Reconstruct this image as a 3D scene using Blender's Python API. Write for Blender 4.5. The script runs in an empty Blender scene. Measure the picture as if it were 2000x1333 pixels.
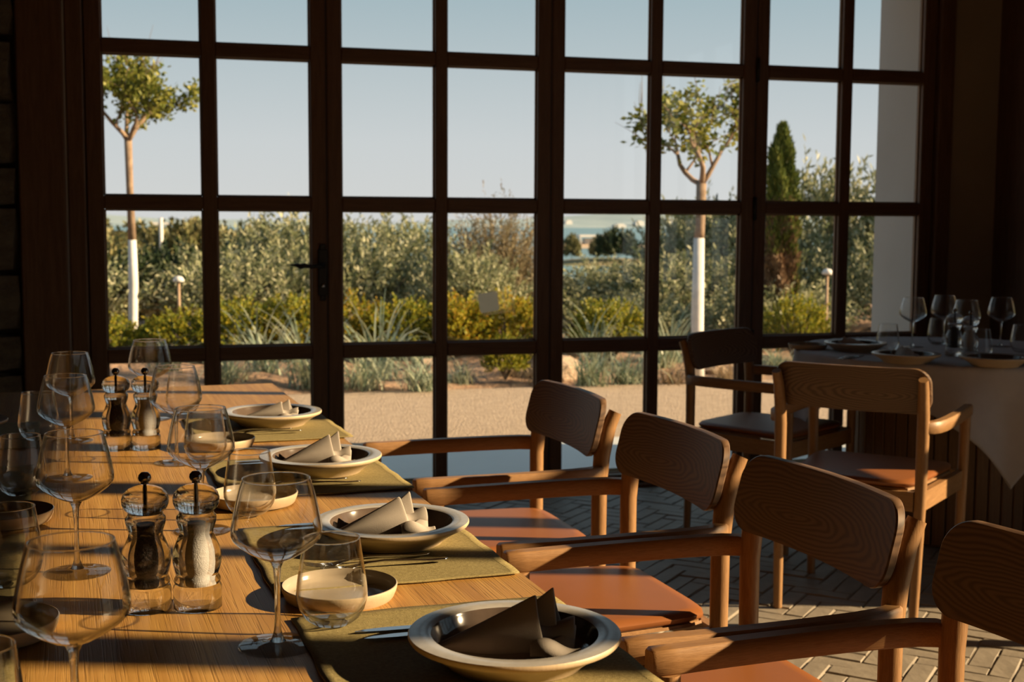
import bpy, bmesh, math, random
import numpy as np
from mathutils import Vector, Matrix
random.seed(7); RNG = np.random.RandomState(11)
PI = math.pi
sc = bpy.context.scene
COL = sc.collection

# ------------------------------------------------------------------ camera
YAW, PITCH, ROLL = math.radians(15.80869), math.radians(5.23351), math.radians(0.30649)
cy, sy, cp, sp = math.cos(YAW), math.sin(YAW), math.cos(PITCH), math.sin(PITCH)
fw = Vector((sy*cp, cy*cp, -sp)); rt = Vector((cy, -sy, 0)); up = rt.cross(fw)
cr, sr = math.cos(ROLL), math.sin(ROLL)
r2, u2 = rt*cr+up*sr, up*cr-rt*sr
cam = bpy.data.cameras.new('camera'); camo = bpy.data.objects.new('camera', cam); COL.objects.link(camo)
m = Matrix.Identity(4)
for i in range(3):
    m[i][0] = r2[i]; m[i][1] = u2[i]; m[i][2] = -fw[i]
m[0][3], m[1][3], m[2][3] = 0, 0, 1.28
camo.matrix_world = m
cam.sensor_width = 36; cam.lens = 2532.8/2000*36
cam.clip_start = 0.05; cam.clip_end = 6000
cam.dof.use_dof = True; cam.dof.focus_distance = 2.0; cam.dof.aperture_fstop = 9.0
sc.camera = camo

# ------------------------------------------------------------------ world, sun, exposure
w = bpy.data.worlds.new('sky'); sc.world = w; w.use_nodes = True
nt = w.node_tree; nt.nodes.clear()
out = nt.nodes.new('ShaderNodeOutputWorld'); bg = nt.nodes.new('ShaderNodeBackground')
tc = nt.nodes.new('ShaderNodeTexCoord'); sx = nt.nodes.new('ShaderNodeSeparateXYZ'); rp = nt.nodes.new('ShaderNodeValToRGB')
nt.links.new(tc.outputs['Generated'], sx.inputs[0]); nt.links.new(sx.outputs['Z'], rp.inputs[0])
nt.links.new(rp.outputs[0], bg.inputs[0]); nt.links.new(bg.outputs[0], out.inputs[0])
cr_ = rp.color_ramp
cr_.elements[0].position = 0.0; cr_.elements[0].color = (.70, .70, .69, 1)
cr_.elements[1].position = 1.0; cr_.elements[1].color = (.19, .30, .42, 1)
for p_, c_ in ((.06, (.64, .675, .69, 1)), (.165, (.41, .52, .57, 1)), (.4, (.32, .43, .50, 1))):
    e_ = cr_.elements.new(p_); e_.color = c_
bg.inputs[1].default_value = 1.0

SUN_EL = math.radians(21.5); SUN_AZ = math.atan(.33)     # light travels towards -X and a little +Y
sd = Vector((-math.cos(SUN_AZ)*math.cos(SUN_EL), math.sin(SUN_AZ)*math.cos(SUN_EL), -math.sin(SUN_EL)))
sl = bpy.data.lights.new('sun', 'SUN'); slo = bpy.data.objects.new('sun', sl); COL.objects.link(slo)
slo.rotation_euler = sd.to_track_quat('-Z', 'Y').to_euler(); slo.location = (30, -8, 14)
sl.energy = 13.0; sl.color = (1.0, .73, .42); sl.angle = math.radians(.53)

vs = sc.view_settings
sc.display_settings.display_device = 'sRGB'
vs.view_transform = 'Standard'; vs.look = 'None'; vs.exposure = 0.0; vs.gamma = 1.0; vs.use_curve_mapping = False
try:
    cyc = sc.cycles
    cyc.max_bounces = 14; cyc.diffuse_bounces = 3; cyc.glossy_bounces = 6; cyc.transmission_bounces = 14
    cyc.transparent_max_bounces = 40; cyc.caustics_reflective = False; cyc.caustics_refractive = False
    cyc.use_denoising = True; cyc.sample_clamp_indirect = 6
except Exception:
    pass

# ------------------------------------------------------------------ materials
def mat(name):
    m_ = bpy.data.materials.new(name); m_.use_nodes = True
    n = m_.node_tree.nodes; b = n['Principled BSDF']; return m_, m_.node_tree, b
def ramp(t, stops):
    r_ = t.nodes.new('ShaderNodeValToRGB'); e = r_.color_ramp.elements
    e[0].position, e[0].color = stops[0][0], (*stops[0][1], 1)
    e[1].position, e[1].color = stops[-1][0], (*stops[-1][1], 1)
    for p_, c_ in stops[1:-1]:
        x = e.new(p_); x.color = (*c_, 1)
    return r_
def coords(t, scale=(1, 1, 1), rot=(0, 0, 0), kind='Object'):
    c = t.nodes.new('ShaderNodeTexCoord'); mp = t.nodes.new('ShaderNodeMapping')
    mp.inputs['Scale'].default_value = scale; mp.inputs['Rotation'].default_value = rot
    t.links.new(c.outputs[kind], mp.inputs[0]); return mp
def noise(t, vec, scale, detail=3, rough=.55, dist=0):
    n = t.nodes.new('ShaderNodeTexNoise'); n.inputs['Scale'].default_value = scale
    n.inputs['Detail'].default_value = detail; n.inputs['Roughness'].default_value = rough
    n.inputs['Distortion'].default_value = dist
    t.links.new(vec.outputs[0], n.inputs['Vector']); return n
def bump(t, b, src, strength, dist=.002):
    bm_ = t.nodes.new('ShaderNodeBump'); bm_.inputs['Strength'].default_value = strength
    bm_.inputs['Distance'].default_value = dist
    t.links.new(src, bm_.inputs['Height']); t.links.new(bm_.outputs[0], b.inputs['Normal']); return bm_
def plain(name, c1, c2=None, scale=8, rough=.7, bumps=0, bscale=60, spec=.5, metal=0, bdist=.002):
    m_, t, b = mat(name)
    v = coords(t)
    if c2:
        n = noise(t, v, scale, 5); r_ = ramp(t, [(.3, c1), (.7, c2)])
        t.links.new(n.outputs[0], r_.inputs[0]); t.links.new(r_.outputs[0], b.inputs['Base Color'])
    else: b.inputs['Base Color'].default_value = (*c1, 1)
    b.inputs['Roughness'].default_value = rough; b.inputs['Metallic'].default_value = metal
    b.inputs['Specular IOR Level'].default_value = spec
    if bumps:
        n2 = noise(t, v, bscale, 4); bump(t, b, n2.outputs[0], bumps, bdist)
    return m_
def wood(name, dark, light, sc3, rough=.5, bumps=.25, fine=90, rot=(0, 0, 0), spec=.4):
    """sc3: small factor along the grain"""
    m_, t, b = mat(name)
    v = coords(t, sc3, rot)
    n = noise(t, v, 6, 6, .6, 1.2); r_ = ramp(t, [(.25, dark), (.5, tuple((a+c)/2 for a, c in zip(dark, light))), (.75, light)])
    t.links.new(n.outputs[0], r_.inputs[0])
    n2 = noise(t, v, fine, 3, .6); mx = t.nodes.new('ShaderNodeMixRGB'); mx.blend_type = 'MULTIPLY'
    r2_ = ramp(t, [(.35, (.72, .68, .62)), (.6, (1, 1, 1))]); t.links.new(n2.outputs[0], r2_.inputs[0])
    mx.inputs[0].default_value = .7; t.links.new(r_.outputs[0], mx.inputs[1]); t.links.new(r2_.outputs[0], mx.inputs[2])
    t.links.new(mx.outputs[0], b.inputs['Base Color'])
    b.inputs['Roughness'].default_value = rough; b.inputs['Specular IOR Level'].default_value = spec
    if bumps: bump(t, b, n2.outputs[0], bumps, .001)
    return m_

M = {}
M['frame_v'] = wood('dark_pine_upright', (.115, .058, .032), (.21, .115, .064), (9, 9, .6), .5)
M['frame_x'] = wood('dark_pine_across', (.115, .058, .032), (.21, .115, .064), (.6, 9, 9), .5)
M['frame_y'] = wood('dark_pine_along_wall', (.115, .058, .032), (.21, .115, .064), (9, .6, 9), .5)
M['bead'] = plain('lit_glazing_bead', (.36, .25, .17), (.42, .30, .21), 10, .7)  # same wood as the frames, lightened to stand for light on the reveals
M['oak_v'] = wood('oak_upright', (.26, .135, .055), (.40, .225, .10), (9, 9, .7), .42, .3, 70)
M['oak_y'] = wood('oak_lengthwise', (.26, .135, .055), (.40, .225, .10), (9, .7, 9), .42, .3, 70)
M['oak_x'] = wood('oak_crosswise', (.26, .135, .055), (.40, .225, .10), (.7, 9, 9), .42, .3, 70)

# back panel with cathedral rings; oak darkened to put its shade into the colour
m_, t, b = mat('oak_back_veneer_shaded')
v = coords(t, (1.3, 3, 5)); nz = noise(t, v, 1.6, 3, .5); ad = t.nodes.new('ShaderNodeVectorMath'); ad.operation = 'MULTIPLY_ADD'
t.links.new(nz.outputs['Color'], ad.inputs[0]); ad.inputs[1].default_value = (.5, .5, .5); t.links.new(v.outputs[0], ad.inputs[2])
wv = t.nodes.new('ShaderNodeTexWave'); wv.wave_type = 'RINGS'; wv.rings_direction = 'Y'; wv.inputs['Scale'].default_value = 8.5
wv.inputs['Distortion'].default_value = 1.2; wv.inputs['Detail'].default_value = 3
mp2 = t.nodes.new('ShaderNodeMapping'); mp2.inputs['Location'].default_value = (-.32, 0, -3.95)
t.links.new(ad.outputs[0], mp2.inputs[0]); t.links.new(mp2.outputs[0], wv.inputs['Vector'])
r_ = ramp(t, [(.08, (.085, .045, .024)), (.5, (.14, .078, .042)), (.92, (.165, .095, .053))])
t.links.new(wv.outputs['Fac'], r_.inputs[0]); t.links.new(r_.outputs[0], b.inputs['Base Color'])
b.inputs['Roughness'].default_value = .45
bump(t, b, wv.outputs['Fac'], .08, .001)
M['back'] = m_

# table top: brushed honey-coloured wood
m_, t, b = mat('honey_table_wood')
v = coords(t, (14, .7, 9)); n = noise(t, v, 3.2, 4, .5, .8)
r_ = ramp(t, [(.28, (.34, .17, .042)), (.5, (.41, .218, .055)), (.72, (.48, .27, .075))]); t.links.new(n.outputs[0], r_.inputs[0])
v2 = coords(t, (1, .014, 1), (0, 0, math.radians(6))); n2 = noise(t, v2, 420, 2, .5, .6)
r2_ = ramp(t, [(.30, (.35, .30, .26)), (.42, (1, 1, 1))]); t.links.new(n2.outputs[0], r2_.inputs[0])
mx = t.nodes.new('ShaderNodeMixRGB'); mx.blend_type = 'MULTIPLY'; mx.inputs[0].default_value = .55
t.links.new(r_.outputs[0], mx.inputs[1]); t.links.new(r2_.outputs[0], mx.inputs[2]); t.links.new(mx.outputs[0], b.inputs['Base Color'])
r3_ = ramp(t, [(.30, (0, 0, 0)), (.5, (1, 1, 1))]); t.links.new(n2.outputs[0], r3_.inputs[0])
b.inputs['Roughness'].default_value = .45; b.inputs['Specular IOR Level'].default_value = .4
bump(t, b, r3_.outputs[0], .35, .0008)
M['table'] = m_

M['leather'] = plain('tan_leather', (.25, .088, .024), (.29, .10, .029), 5, .42, .1, 260, .5, 0, .001)
# woven placemat
m_, t, b = mat('olive_placemat_cloth')
v = coords(t); n = noise(t, v, 240, 2); n2 = noise(t, v, 900, 1)
r_ = ramp(t, [(.3, (.20, .155, .055)), (.7, (.31, .25, .10))]); t.links.new(n.outputs[0], r_.inputs[0]); t.links.new(r_.outputs[0], b.inputs['Base Color'])
b.inputs['Roughness'].default_value = .85; bump(t, b, n2.outputs[0], .5, .001); M['mat'] = m_
M['linen'] = plain('taupe_linen', (.40, .35, .305), (.45, .40, .35), 30, .9, .35, 900, .2, 0, .0008)
M['cloth'] = plain('white_tablecloth', (.46, .44, .46), (.52, .50, .52), 12, .85, .15, 300, .2)
M['clay'] = plain('pale_stoneware', (.48, .37, .24), (.54, .42, .28), 60, .5, .1, 300)
M['rim'] = plain('glazed_pale_rim', (.36, .345, .33), (.41, .39, .37), 80, .2, .05, 200)
M['glaze'] = plain('brown_grey_glaze', (.085, .062, .05), (.11, .08, .062), 40, .12, 0)
M['cream'] = plain('cream_glaze', (.34, .285, .215), (.38, .32, .24), 40, .14, 0)
M['steel'] = plain('polished_steel', (.55, .55, .56), None, rough=.16, metal=1)
M['knob'] = plain('dark_chrome', (.22, .20, .19), None, rough=.1, metal=1)
M['iron'] = plain('black_iron', (.012, .012, .013), (.02, .02, .02), 40, .5, .3, 90)
M['pepper'] = plain('peppercorns', (.012, .008, .006), (.07, .04, .025), 260, .55, 1, 330, bdist=.004)
M['salt'] = plain('coarse_salt', (.78, .74, .70), (.9, .88, .85), 300, .6, .6, 500)
M['plaster_out'] = plain('grey_render', (.50, .485, .46), (.54, .525, .50), 3, .9, .3, 40)
M['plaster_in'] = plain('warm_plaster', (.33, .27, .20), (.37, .30, .225), 3, .9, .2, 40)
M['stone'] = plain('rough_wall_stone', (.10, .085, .065), (.19, .165, .13), 5, .9, .8, 14, bdist=.02)
M['mortar'] = plain('wall_mortar', (.07, .06, .05), (.1, .085, .07), 10, .95, .5, 30)
M['paver'] = plain('sandstone_paver', (.23, .195, .155), (.31, .265, .21), 9, .55, .35, 26, bdist=.006)
M['joint'] = plain('sand_joint', (.20, .165, .12), (.26, .215, .16), 40, .95, .3, 100)
M['concrete'] = plain('pale_concrete', (.60, .60, .57), (.66, .66, .63), 2, .38, .15, 30)
M['sand'] = plain('sandy_gravel', (.40, .30, .215), (.50, .38, .275), 14, .95, 1, 60, bdist=.02)
M['soil'] = plain('planting_soil', (.20, .115, .07), (.42, .27, .17), 2.2, .95, 1, 9, bdist=.05)
M['rock'] = plain('garden_rock', (.42, .30, .21), (.55, .41, .3), 5, .9, .8, 9, bdist=.03)
M['land'] = plain('dry_scrubland', (.16, .15, .06), (.36, .25, .14), .12, .95)
M['spit'] = plain('sand_spit', (.50, .36, .24), (.58, .44, .31), .1, .95)
M['shore'] = plain('distant_hazy_shore', (.27, .35, .38), (.36, .43, .45), .02, 1, spec=0)  # haze mixed into the hill colour as a blue-grey
M['white_far'] = plain('far_white_wall', (.62, .60, .57), (.7, .67, .63), 1, .9)
M['blue'] = plain('blue_tarpaulin', (.08, .16, .32), (.12, .2, .36), 1, .8)
M['bark'] = plain('grey_brown_bark', (.20, .135, .09), (.33, .235, .165), 20, .9, .6, 60)
M['lime'] = plain('limewashed_bark', (.64, .62, .60), (.76, .74, .72), 10, .9, .5, 30)
M['twig'] = plain('dark_twig', (.12, .08, .055), (.2, .14, .1), 30, .9)
M['post'] = plain('weathered_post', (.36, .24, .15), (.44, .30, .2), 10, .7)
M['base_wood'] = wood('stained_slat_wood', (.15, .075, .03), (.24, .13, .055), (9, 9, .6), .5)
M['patch'] = None

# sea
m_, t, b = mat('calm_sea'); v = coords(t, (1, .3, 1)); n = noise(t, v, .15, 3)
r_ = ramp(t, [(.35, (.10, .20, .23)), (.65, (.16, .28, .30))]); t.links.new(n.outputs[0], r_.inputs[0]); t.links.new(r_.outputs[0], b.inputs['Base Color'])
b.inputs['Roughness'].default_value = .35; M['sea'] = m_

def leafmat(name, cols, trans=.25, rough=.55):
    m_ = bpy.data.materials.new(name); m_.use_nodes = True; t = m_.node_tree; t.nodes.clear()
    o = t.nodes.new('ShaderNodeOutputMaterial'); g = t.nodes.new('ShaderNodeNewGeometry')
    r_ = ramp(t, [(i/(len(cols)-1), c) for i, c in enumerate(cols)]); t.links.new(g.outputs['Random Per Island'], r_.inputs[0])
    d = t.nodes.new('ShaderNodeBsdfPrincipled'); d.inputs['Roughness'].default_value = rough
    d.inputs['Specular IOR Level'].default_value = .35
    tr = t.nodes.new('ShaderNodeBsdfTranslucent'); mx = t.nodes.new('ShaderNodeMixShader'); mx.inputs[0].default_value = trans
    t.links.new(r_.outputs[0], d.inputs['Base Color']); t.links.new(r_.outputs[0], tr.inputs[0])
    t.links.new(d.outputs[0], mx.inputs[1]); t.links.new(tr.outputs[0], mx.inputs[2]); t.links.new(mx.outputs[0], o.inputs[0])
    return m_
M['leaf_olive'] = leafmat('olive_leaves', [(.07, .10, .045), (.25, .27, .13), (.60, .57, .38), (.14, .18, .08), (.42, .40, .23)])
M['leaf_hedge'] = leafmat('hedge_leaves', [(.09, .14, .015), (.24, .26, .03), (.50, .38, .03), (.15, .20, .02), (.34, .32, .03)], .35)
M['leaf_gold'] = leafmat('golden_leaves', [(.13, .17, .02), (.46, .40, .03), (.52, .28, .03), (.20, .25, .03), (.50, .44, .04)], .35)
M['leaf_dark'] = leafmat('dark_leaves', [(.015, .03, .012), (.03, .05, .018), (.05, .075, .025)], .1)
M['leaf_tree'] = leafmat('mulberry_leaves', [(.09, .13, .02), (.20, .23, .045), (.34, .32, .06), (.14, .17, .03)], .35)
M['leaf_brown'] = leafmat('brownish_sprays', [(.17, .12, .07), (.26, .20, .12), (.32, .27, .15), (.22, .19, .12)])
M['leaf_cyp'] = leafmat('cypress_sprays', [(.05, .09, .02), (.12, .16, .03), (.20, .22, .045)], .15)
M['leaf_cypdry'] = leafmat('dry_cypress_sprays', [(.16, .10, .06), (.26, .16, .09), (.20, .13, .08)], .1)
M['leaf_mid'] = leafmat('far_tree_leaves', [(.10, .12, .04), (.20, .19, .08), (.28, .24, .11), (.07, .09, .03)], .1)
M['blade'] = leafmat('silver_grass_blades', [(.10, .16, .11), (.28, .35, .25), (.56, .58, .41), (.18, .24, .17)], .25, .4)
M['straw'] = leafmat('straw_blades', [(.30, .22, .13), (.42, .32, .2)], .2)

M['patch'] = leafmat('thin_beige_sheet', [(.88, .72, .42), (.89, .74, .44)], .92)
def glassmat(name, ior=1.5, lo=0.0, hi=1.0, f0=.55, f1=.95, tint=(1, 1, 1), r0=.04):
    """clear glass: light goes straight through where it is met head-on (a thin wall), and bends where it is met at a slant;
    lo / hi: share of bending glass head-on and at the rim"""
    m_ = bpy.data.materials.new(name); m_.use_nodes = True; t = m_.node_tree; t.nodes.clear()
    o = t.nodes.new('ShaderNodeOutputMaterial')
    tr = t.nodes.new('ShaderNodeBsdfTransparent'); tr.inputs[0].default_value = (*tint, 1)
    gl = t.nodes.new('ShaderNodeBsdfGlossy'); gl.inputs['Roughness'].default_value = .004
    lw = t.nodes.new('ShaderNodeLayerWeight'); lw.inputs[0].default_value = .5
    pw = t.nodes.new('ShaderNodeMath'); pw.operation = 'POWER'; pw.inputs[1].default_value = 5; t.links.new(lw.outputs['Facing'], pw.inputs[0])
    ml = t.nodes.new('ShaderNodeMath'); ml.operation = 'MULTIPLY_ADD'; ml.inputs[1].default_value = 1-r0; ml.inputs[2].default_value = r0; t.links.new(pw.outputs[0], ml.inputs[0])
    ge = t.nodes.new('ShaderNodeNewGeometry'); nb = t.nodes.new('ShaderNodeMath'); nb.operation = 'MULTIPLY_ADD'; nb.inputs[1].default_value = -.75; nb.inputs[2].default_value = 1
    t.links.new(ge.outputs['Backfacing'], nb.inputs[0]); mb_ = t.nodes.new('ShaderNodeMath'); mb_.operation = 'MULTIPLY'; t.links.new(nb.outputs[0], mb_.inputs[0]); t.links.new(ml.outputs[0], mb_.inputs[1]); ml = mb_
    mx = t.nodes.new('ShaderNodeMixShader'); t.links.new(ml.outputs[0], mx.inputs[0]); t.links.new(tr.outputs[0], mx.inputs[1]); t.links.new(gl.outputs[0], mx.inputs[2])
    if hi > 0:
        g = t.nodes.new('ShaderNodeBsdfGlass'); g.inputs['IOR'].default_value = ior; g.inputs['Color'].default_value = (*tint, 1); g.inputs['Roughness'].default_value = 0
        mr = t.nodes.new('ShaderNodeMapRange'); mr.inputs['From Min'].default_value = f0; mr.inputs['From Max'].default_value = f1
        mr.inputs['To Min'].default_value = lo; mr.inputs['To Max'].default_value = hi; t.links.new(lw.outputs['Facing'], mr.inputs['Value'])
        m2 = t.nodes.new('ShaderNodeMixShader'); t.links.new(mr.outputs[0], m2.inputs[0]); t.links.new(mx.outputs[0], m2.inputs[1]); t.links.new(g.outputs[0], m2.inputs[2])
        t.links.new(m2.outputs[0], o.inputs[0])
    else: t.links.new(mx.outputs[0], o.inputs[0])
    return m_
M['patch'] = leafmat('thin_beige_sheet', [(.5, .42, .28), (.52, .44, .3)], .75)
M['pane'] = glassmat('window_glass', 1.45, 0, 0, tint=(.985, .99, .985))
M['bowl'] = glassmat('crystal_wall', 1.5, .03, 1.0, .5, .92)
M['foot'] = glassmat('crystal_foot', 1.5, .1, .55, .7, .98)
M['crystal'] = glassmat('crystal_solid', 1.5, .6, 1.0, .2, .7)
M['acrylic'] = glassmat('clear_acrylic', 1.48, .6, 1.0, .15, .6)

# ------------------------------------------------------------------ mesh helpers
class MB:
    def __init__(s): s.v = []; s.f = []
    def add(s, vs, fs):
        o = len(s.v); s.v += [tuple(x) for x in vs]; s.f += [tuple(i+o for i in f) for f in fs]; return s
    def box(s, x0, x1, y0, y1, z0, z1):
        return s.add([(x0, y0, z0), (x1, y0, z0), (x1, y1, z0), (x0, y1, z0), (x0, y0, z1), (x1, y0, z1), (x1, y1, z1), (x0, y1, z1)],
                     [(0, 3, 2, 1), (4, 5, 6, 7), (0, 1, 5, 4), (1, 2, 6, 5), (2, 3, 7, 6), (3, 0, 4, 7)])
    def cbox(s, x0, x1, y0, y1, z0, z1, c=.003):
        """box with chamfered edges round all sides"""
        vs = []
        for z, k in ((z0, 1), (z0+c, 0), (z1-c, 0), (z1, 1)):
            d = c*k
            vs += [(x0+d+c*(1-k)*0, y0+d, z), (x1-d, y0+d, z), (x1-d, y1-d, z), (x0+d, y1-d, z)]
        # corner chamfers by octagon rings
        ring = []
        for z, k in ((z0, 1), (z0+c, 0), (z1-c, 0), (z1, 1)):
            d = c*k
            a, b2, e, g = x0+d, x1-d, y0+d, y1-d
            ring.append([(a+c, e, z), (b2-c, e, z), (b2, e+c, z), (b2, g-c, z), (b2-c, g, z), (a+c, g, z), (a, g-c, z), (a, e+c, z)])
        allv = [p for r in ring for p in r]; fs = [tuple(range(7, -1, -1)), tuple(range(24, 32))]
        for r in range(3):
            for i in range(8):
                j = (i+1) % 8; fs.append((r*8+i, r*8+j, (r+1)*8+j, (r+1)*8+i))
        return s.add(allv, fs)
    def tube(s, pts, rad, n=8, cap=True, up=None):
        pts = [Vector(p) for p in pts]
        if not isinstance(rad, (list, tuple)): rad = [rad]*len(pts)
        vs = []; ref = None
        for i, p in enumerate(pts):
            d = (pts[min(i+1, len(pts)-1)]-pts[max(i-1, 0)]).normalized()
            if ref is None:
                ref = Vector(up) if up else (Vector((1, 0, 0)) if abs(d.x) < .9 else Vector((0, 1, 0)))
            a = (ref-d*ref.dot(d)).normalized(); b2 = d.cross(a); ref = a
            r = rad[i]; ra, rb = r if isinstance(r, tuple) else (r, r)
            for k in range(n):
                an = 2*PI*k/n; vs.append(p+a*math.cos(an)*ra+b2*math.sin(an)*rb)
        fs = []
        for i in range(len(pts)-1):
            for k in range(n):
                j = (k+1) % n; fs.append((i*n+k, i*n+j, (i+1)*n+j, (i+1)*n+k))
        if cap:
            fs.append(tuple(range(n-1, -1, -1))); fs.append(tuple((len(pts)-1)*n+k for k in range(n)))
        return s.add(vs, fs)
    def sweep(s, pts, prof, up=(0, 0, 1), cap=True, scale=None):
        """prof: list of (side, up) pairs"""
        pts = [Vector(p) for p in pts]; vs = []; n = len(prof); u = Vector(up)
        for i, p in enumerate(pts):
            d = (pts[min(i+1, len(pts)-1)]-pts[max(i-1, 0)]).normalized(); a = d.cross(u).normalized(); b2 = a.cross(d)
            k = scale[i] if scale else 1
            for (x, y) in prof: vs.append(p+a*x*k+b2*y*k)
        fs = []
        for i in range(len(pts)-1):
            for k in range(n):
                j = (k+1) % n; fs.append((i*n+k, i*n+j, (i+1)*n+j, (i+1)*n+k))
        if cap:
            fs.append(tuple(range(n-1, -1, -1))); fs.append(tuple((len(pts)-1)*n+k for k in range(n)))
        return s.add(vs, fs)
    def lathe(s, prof, n=40, close=False):
        """prof (r,z) list; r=0 ends become poles"""
        o = len(s.v); idx = []
        for (r, z) in prof:
            if r < 1e-6: s.v.append((0, 0, z)); idx.append([len(s.v)-1]*n)
            else:
                st = len(s.v)
                for k in range(n): s.v.append((r*math.cos(2*PI*k/n), r*math.sin(2*PI*k/n), z))
                idx.append([st+k for k in range(n)])
        rows = list(range(len(prof)-1)); pairs = [(i, i+1) for i in rows]
        if close: pairs.append((len(prof)-1, 0))
        for i, j2 in pairs:
            for k in range(n):
                j = (k+1) % n; q = [idx[i][k], idx[i][j], idx[j2][j], idx[j2][k]]
                q2 = []
                for x in q:
                    if x not in q2: q2.append(x)
                if len(q2) > 2: s.f.append(tuple(q2))
        return s
    def grid(s, fn, nu, nv, wrapu=False):
        vs = [fn(i/nu, j/nv) for j in range(nv+1) for i in range(nu+1)]
        fs = [(j*(nu+1)+i, j*(nu+1)+i+1, (j+1)*(nu+1)+i+1, (j+1)*(nu+1)+i) for j in range(nv) for i in range(nu)]
        return s.add(vs, fs)
    def obj(s, name, material, parent=None, smooth=True, loc=None, rot=None, flip=False):
        me = bpy.data.meshes.new(name)
        me.from_pydata(s.v, [], [f[::-1] for f in s.f] if flip else s.f); me.update()
        if material is not None:
            for q in (material if isinstance(material, list) else [material]): me.materials.append(q)
        if smooth is True: me.polygons.foreach_set('use_smooth', [True]*len(me.polygons))
        elif smooth:   # angle
            me.polygons.foreach_set('use_smooth', [True]*len(me.polygons)); me.set_sharp_from_angle(angle=math.radians(smooth))
        o = bpy.data.objects.new(name, me); COL.objects.link(o)
        if parent: o.parent = parent
        if loc: o.location = loc
        if rot: o.rotation_euler = rot
        return o
def tag(o, label=None, cat=None, group=None, kind=None):
    if label: o['label'] = label
    if cat: o['category'] = cat
    if group: o['group'] = group
    if kind: o['kind'] = kind
    return o
def empty(name, loc=(0, 0, 0), rz=0, label=None, cat=None, group=None, kind=None):
    o = bpy.data.objects.new(name, None); COL.objects.link(o); o.location = loc; o.rotation_euler = (0, 0, rz)
    o.empty_display_size = .1
    return tag(o, label, cat, group, kind)
KIDS = {}
def kids(o): return [c for c in bpy.data.objects if c.parent == o]
def tree_of(o, allobs):
    return [(c, tree_of(c, allobs)) for c in allobs if c.parent == o]
def copy_tree(o, loc=None, rz=None, label=None, group=None, scale=None, tree=None):
    if tree is None: tree = tree_of(o, list(bpy.data.objects))
    r = o.copy(); COL.objects.link(r)
    if loc is not None: r.location = loc
    if rz is not None: r.rotation_euler = (0, 0, rz)
    if scale is not None: r.scale = scale
    if label: r['label'] = label
    if group: r['group'] = group
    def rec(par, lst):
        for c, sub in lst:
            d = c.copy(); COL.objects.link(d); d.parent = par; rec(d, sub)
    rec(r, tree); return r
def mod_solid(o, th, off=0):
    q = o.modifiers.new('thickness', 'SOLIDIFY'); q.thickness = th; q.offset = off
def mod_bevel(o, wd, seg=2):
    q = o.modifiers.new('edges', 'BEVEL'); q.width = wd; q.segments = seg; q.limit_method = 'ANGLE'; q.angle_limit = math.radians(40)
def mod_sub(o, n=1):
    q = o.modifiers.new('smooth', 'SUBSURF'); q.levels = n; q.render_levels = n

# ================================================================== BUILDING SHELL
FY = 5.87           # inner face of the glazed front
XR = 4.3            # inner face of the right wall
wf = empty('wall_front', (0, 0, 0), kind='structure')
a = MB(); a.box(-3.1, -.23, FY+.02, FY+.47, 0, 2.78); a.obj('left_masonry', M['mortar'], wf, False)
a = MB(); a.box(3.86, 4.72, FY+.02, FY+.47, 0, 2.78); a.obj('outer_render', M['plaster_out'], wf, False)
a = MB(); a.box(-3.1, 4.72, FY+.02, FY+.47, 2.78, 3.0); a.obj('lintel', M['plaster_out'], wf, False)
a = MB(); a.box(3.99, XR, FY-.01, FY+.02, 0, 3.0); a.obj('inner_plaster', M['plaster_in'], wf, False)
a = MB(); a.box(-.5, 3.99, FY-.01, FY+.02, 2.78, 3.0); a.obj('inner_lintel', M['plaster_in'], wf, False)
# stones to the left of the frame
proto = []
for k in range(5):
    bm_ = bmesh.new(); bmesh.ops.create_cube(bm_, size=1)
    bmesh.ops.subdivide_edges(bm_, edges=bm_.edges[:], cuts=1, use_grid_fill=True)
    for v_ in bm_.verts:
        c_ = v_.co; n_ = sum(abs(x) > .4 for x in c_)
        c_ *= {3: .88, 2: .97, 1: 1.03, 0: 1}[n_]
        c_ += Vector([random.uniform(-.05, .05) for _ in range(3)])
    me = bpy.data.meshes.new('stone'); bm_.to_mesh(me); bm_.free(); me.materials.append(M['stone']); proto.append(me)
z = 0.0
while z < 2.98:
    h = random.uniform(.16, .30); h = min(h, 3.0-z)
    x = -.505
    while x > -2.6:
        wd = random.uniform(.22, .5)
        o = bpy.data.objects.new('stone', random.choice(proto)); COL.objects.link(o); o.parent = wf
        o.location = (x-wd/2, FY-.005, z+h/2); o.scale = (wd-.015, .09, h-.015)
        x -= wd
    z += h
# right wall: masonry far end, piers and lintel round the sunny glazed doors
DOOR_Y1 = 3.22; LW = 1.01; NL = 4; DOOR_Y0 = DOOR_Y1-LW*NL-.04
wr = empty('wall_right', (0, 0, 0), kind='structure')
a = MB(); a.box(XR, 4.72, DOOR_Y1+.07, FY+.02, 0, 3.0); a.obj('far_pier', M['plaster_in'], wr, False)
a = MB(); a.box(XR, 4.72, -3.0, DOOR_Y0-.07, 0, 3.0); a.obj('near_pier', M['plaster_in'], wr, False)
a = MB(); a.box(XR, 4.72, DOOR_Y0-.07, DOOR_Y1+.07, 2.78, 3.0); a.obj('lintel', M['plaster_in'], wr, False)
a = MB(); a.box(XR-.03, XR, DOOR_Y1+.07, FY-.01, 0, 3.0); a.obj('timber_lining', M['frame_v'], wr, False)
a = MB(); a.box(-3.3, -3.1, -3.0, FY+.47, 0, 3.0); tag(a.obj('wall_left', M['stone'], None, False), kind='structure')
a = MB(); a.box(-3.3, 4.72, -3.2, -3.0, 0, 3.0); tag(a.obj('wall_back', M['plaster_in'], None, False), kind='structure')
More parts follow.
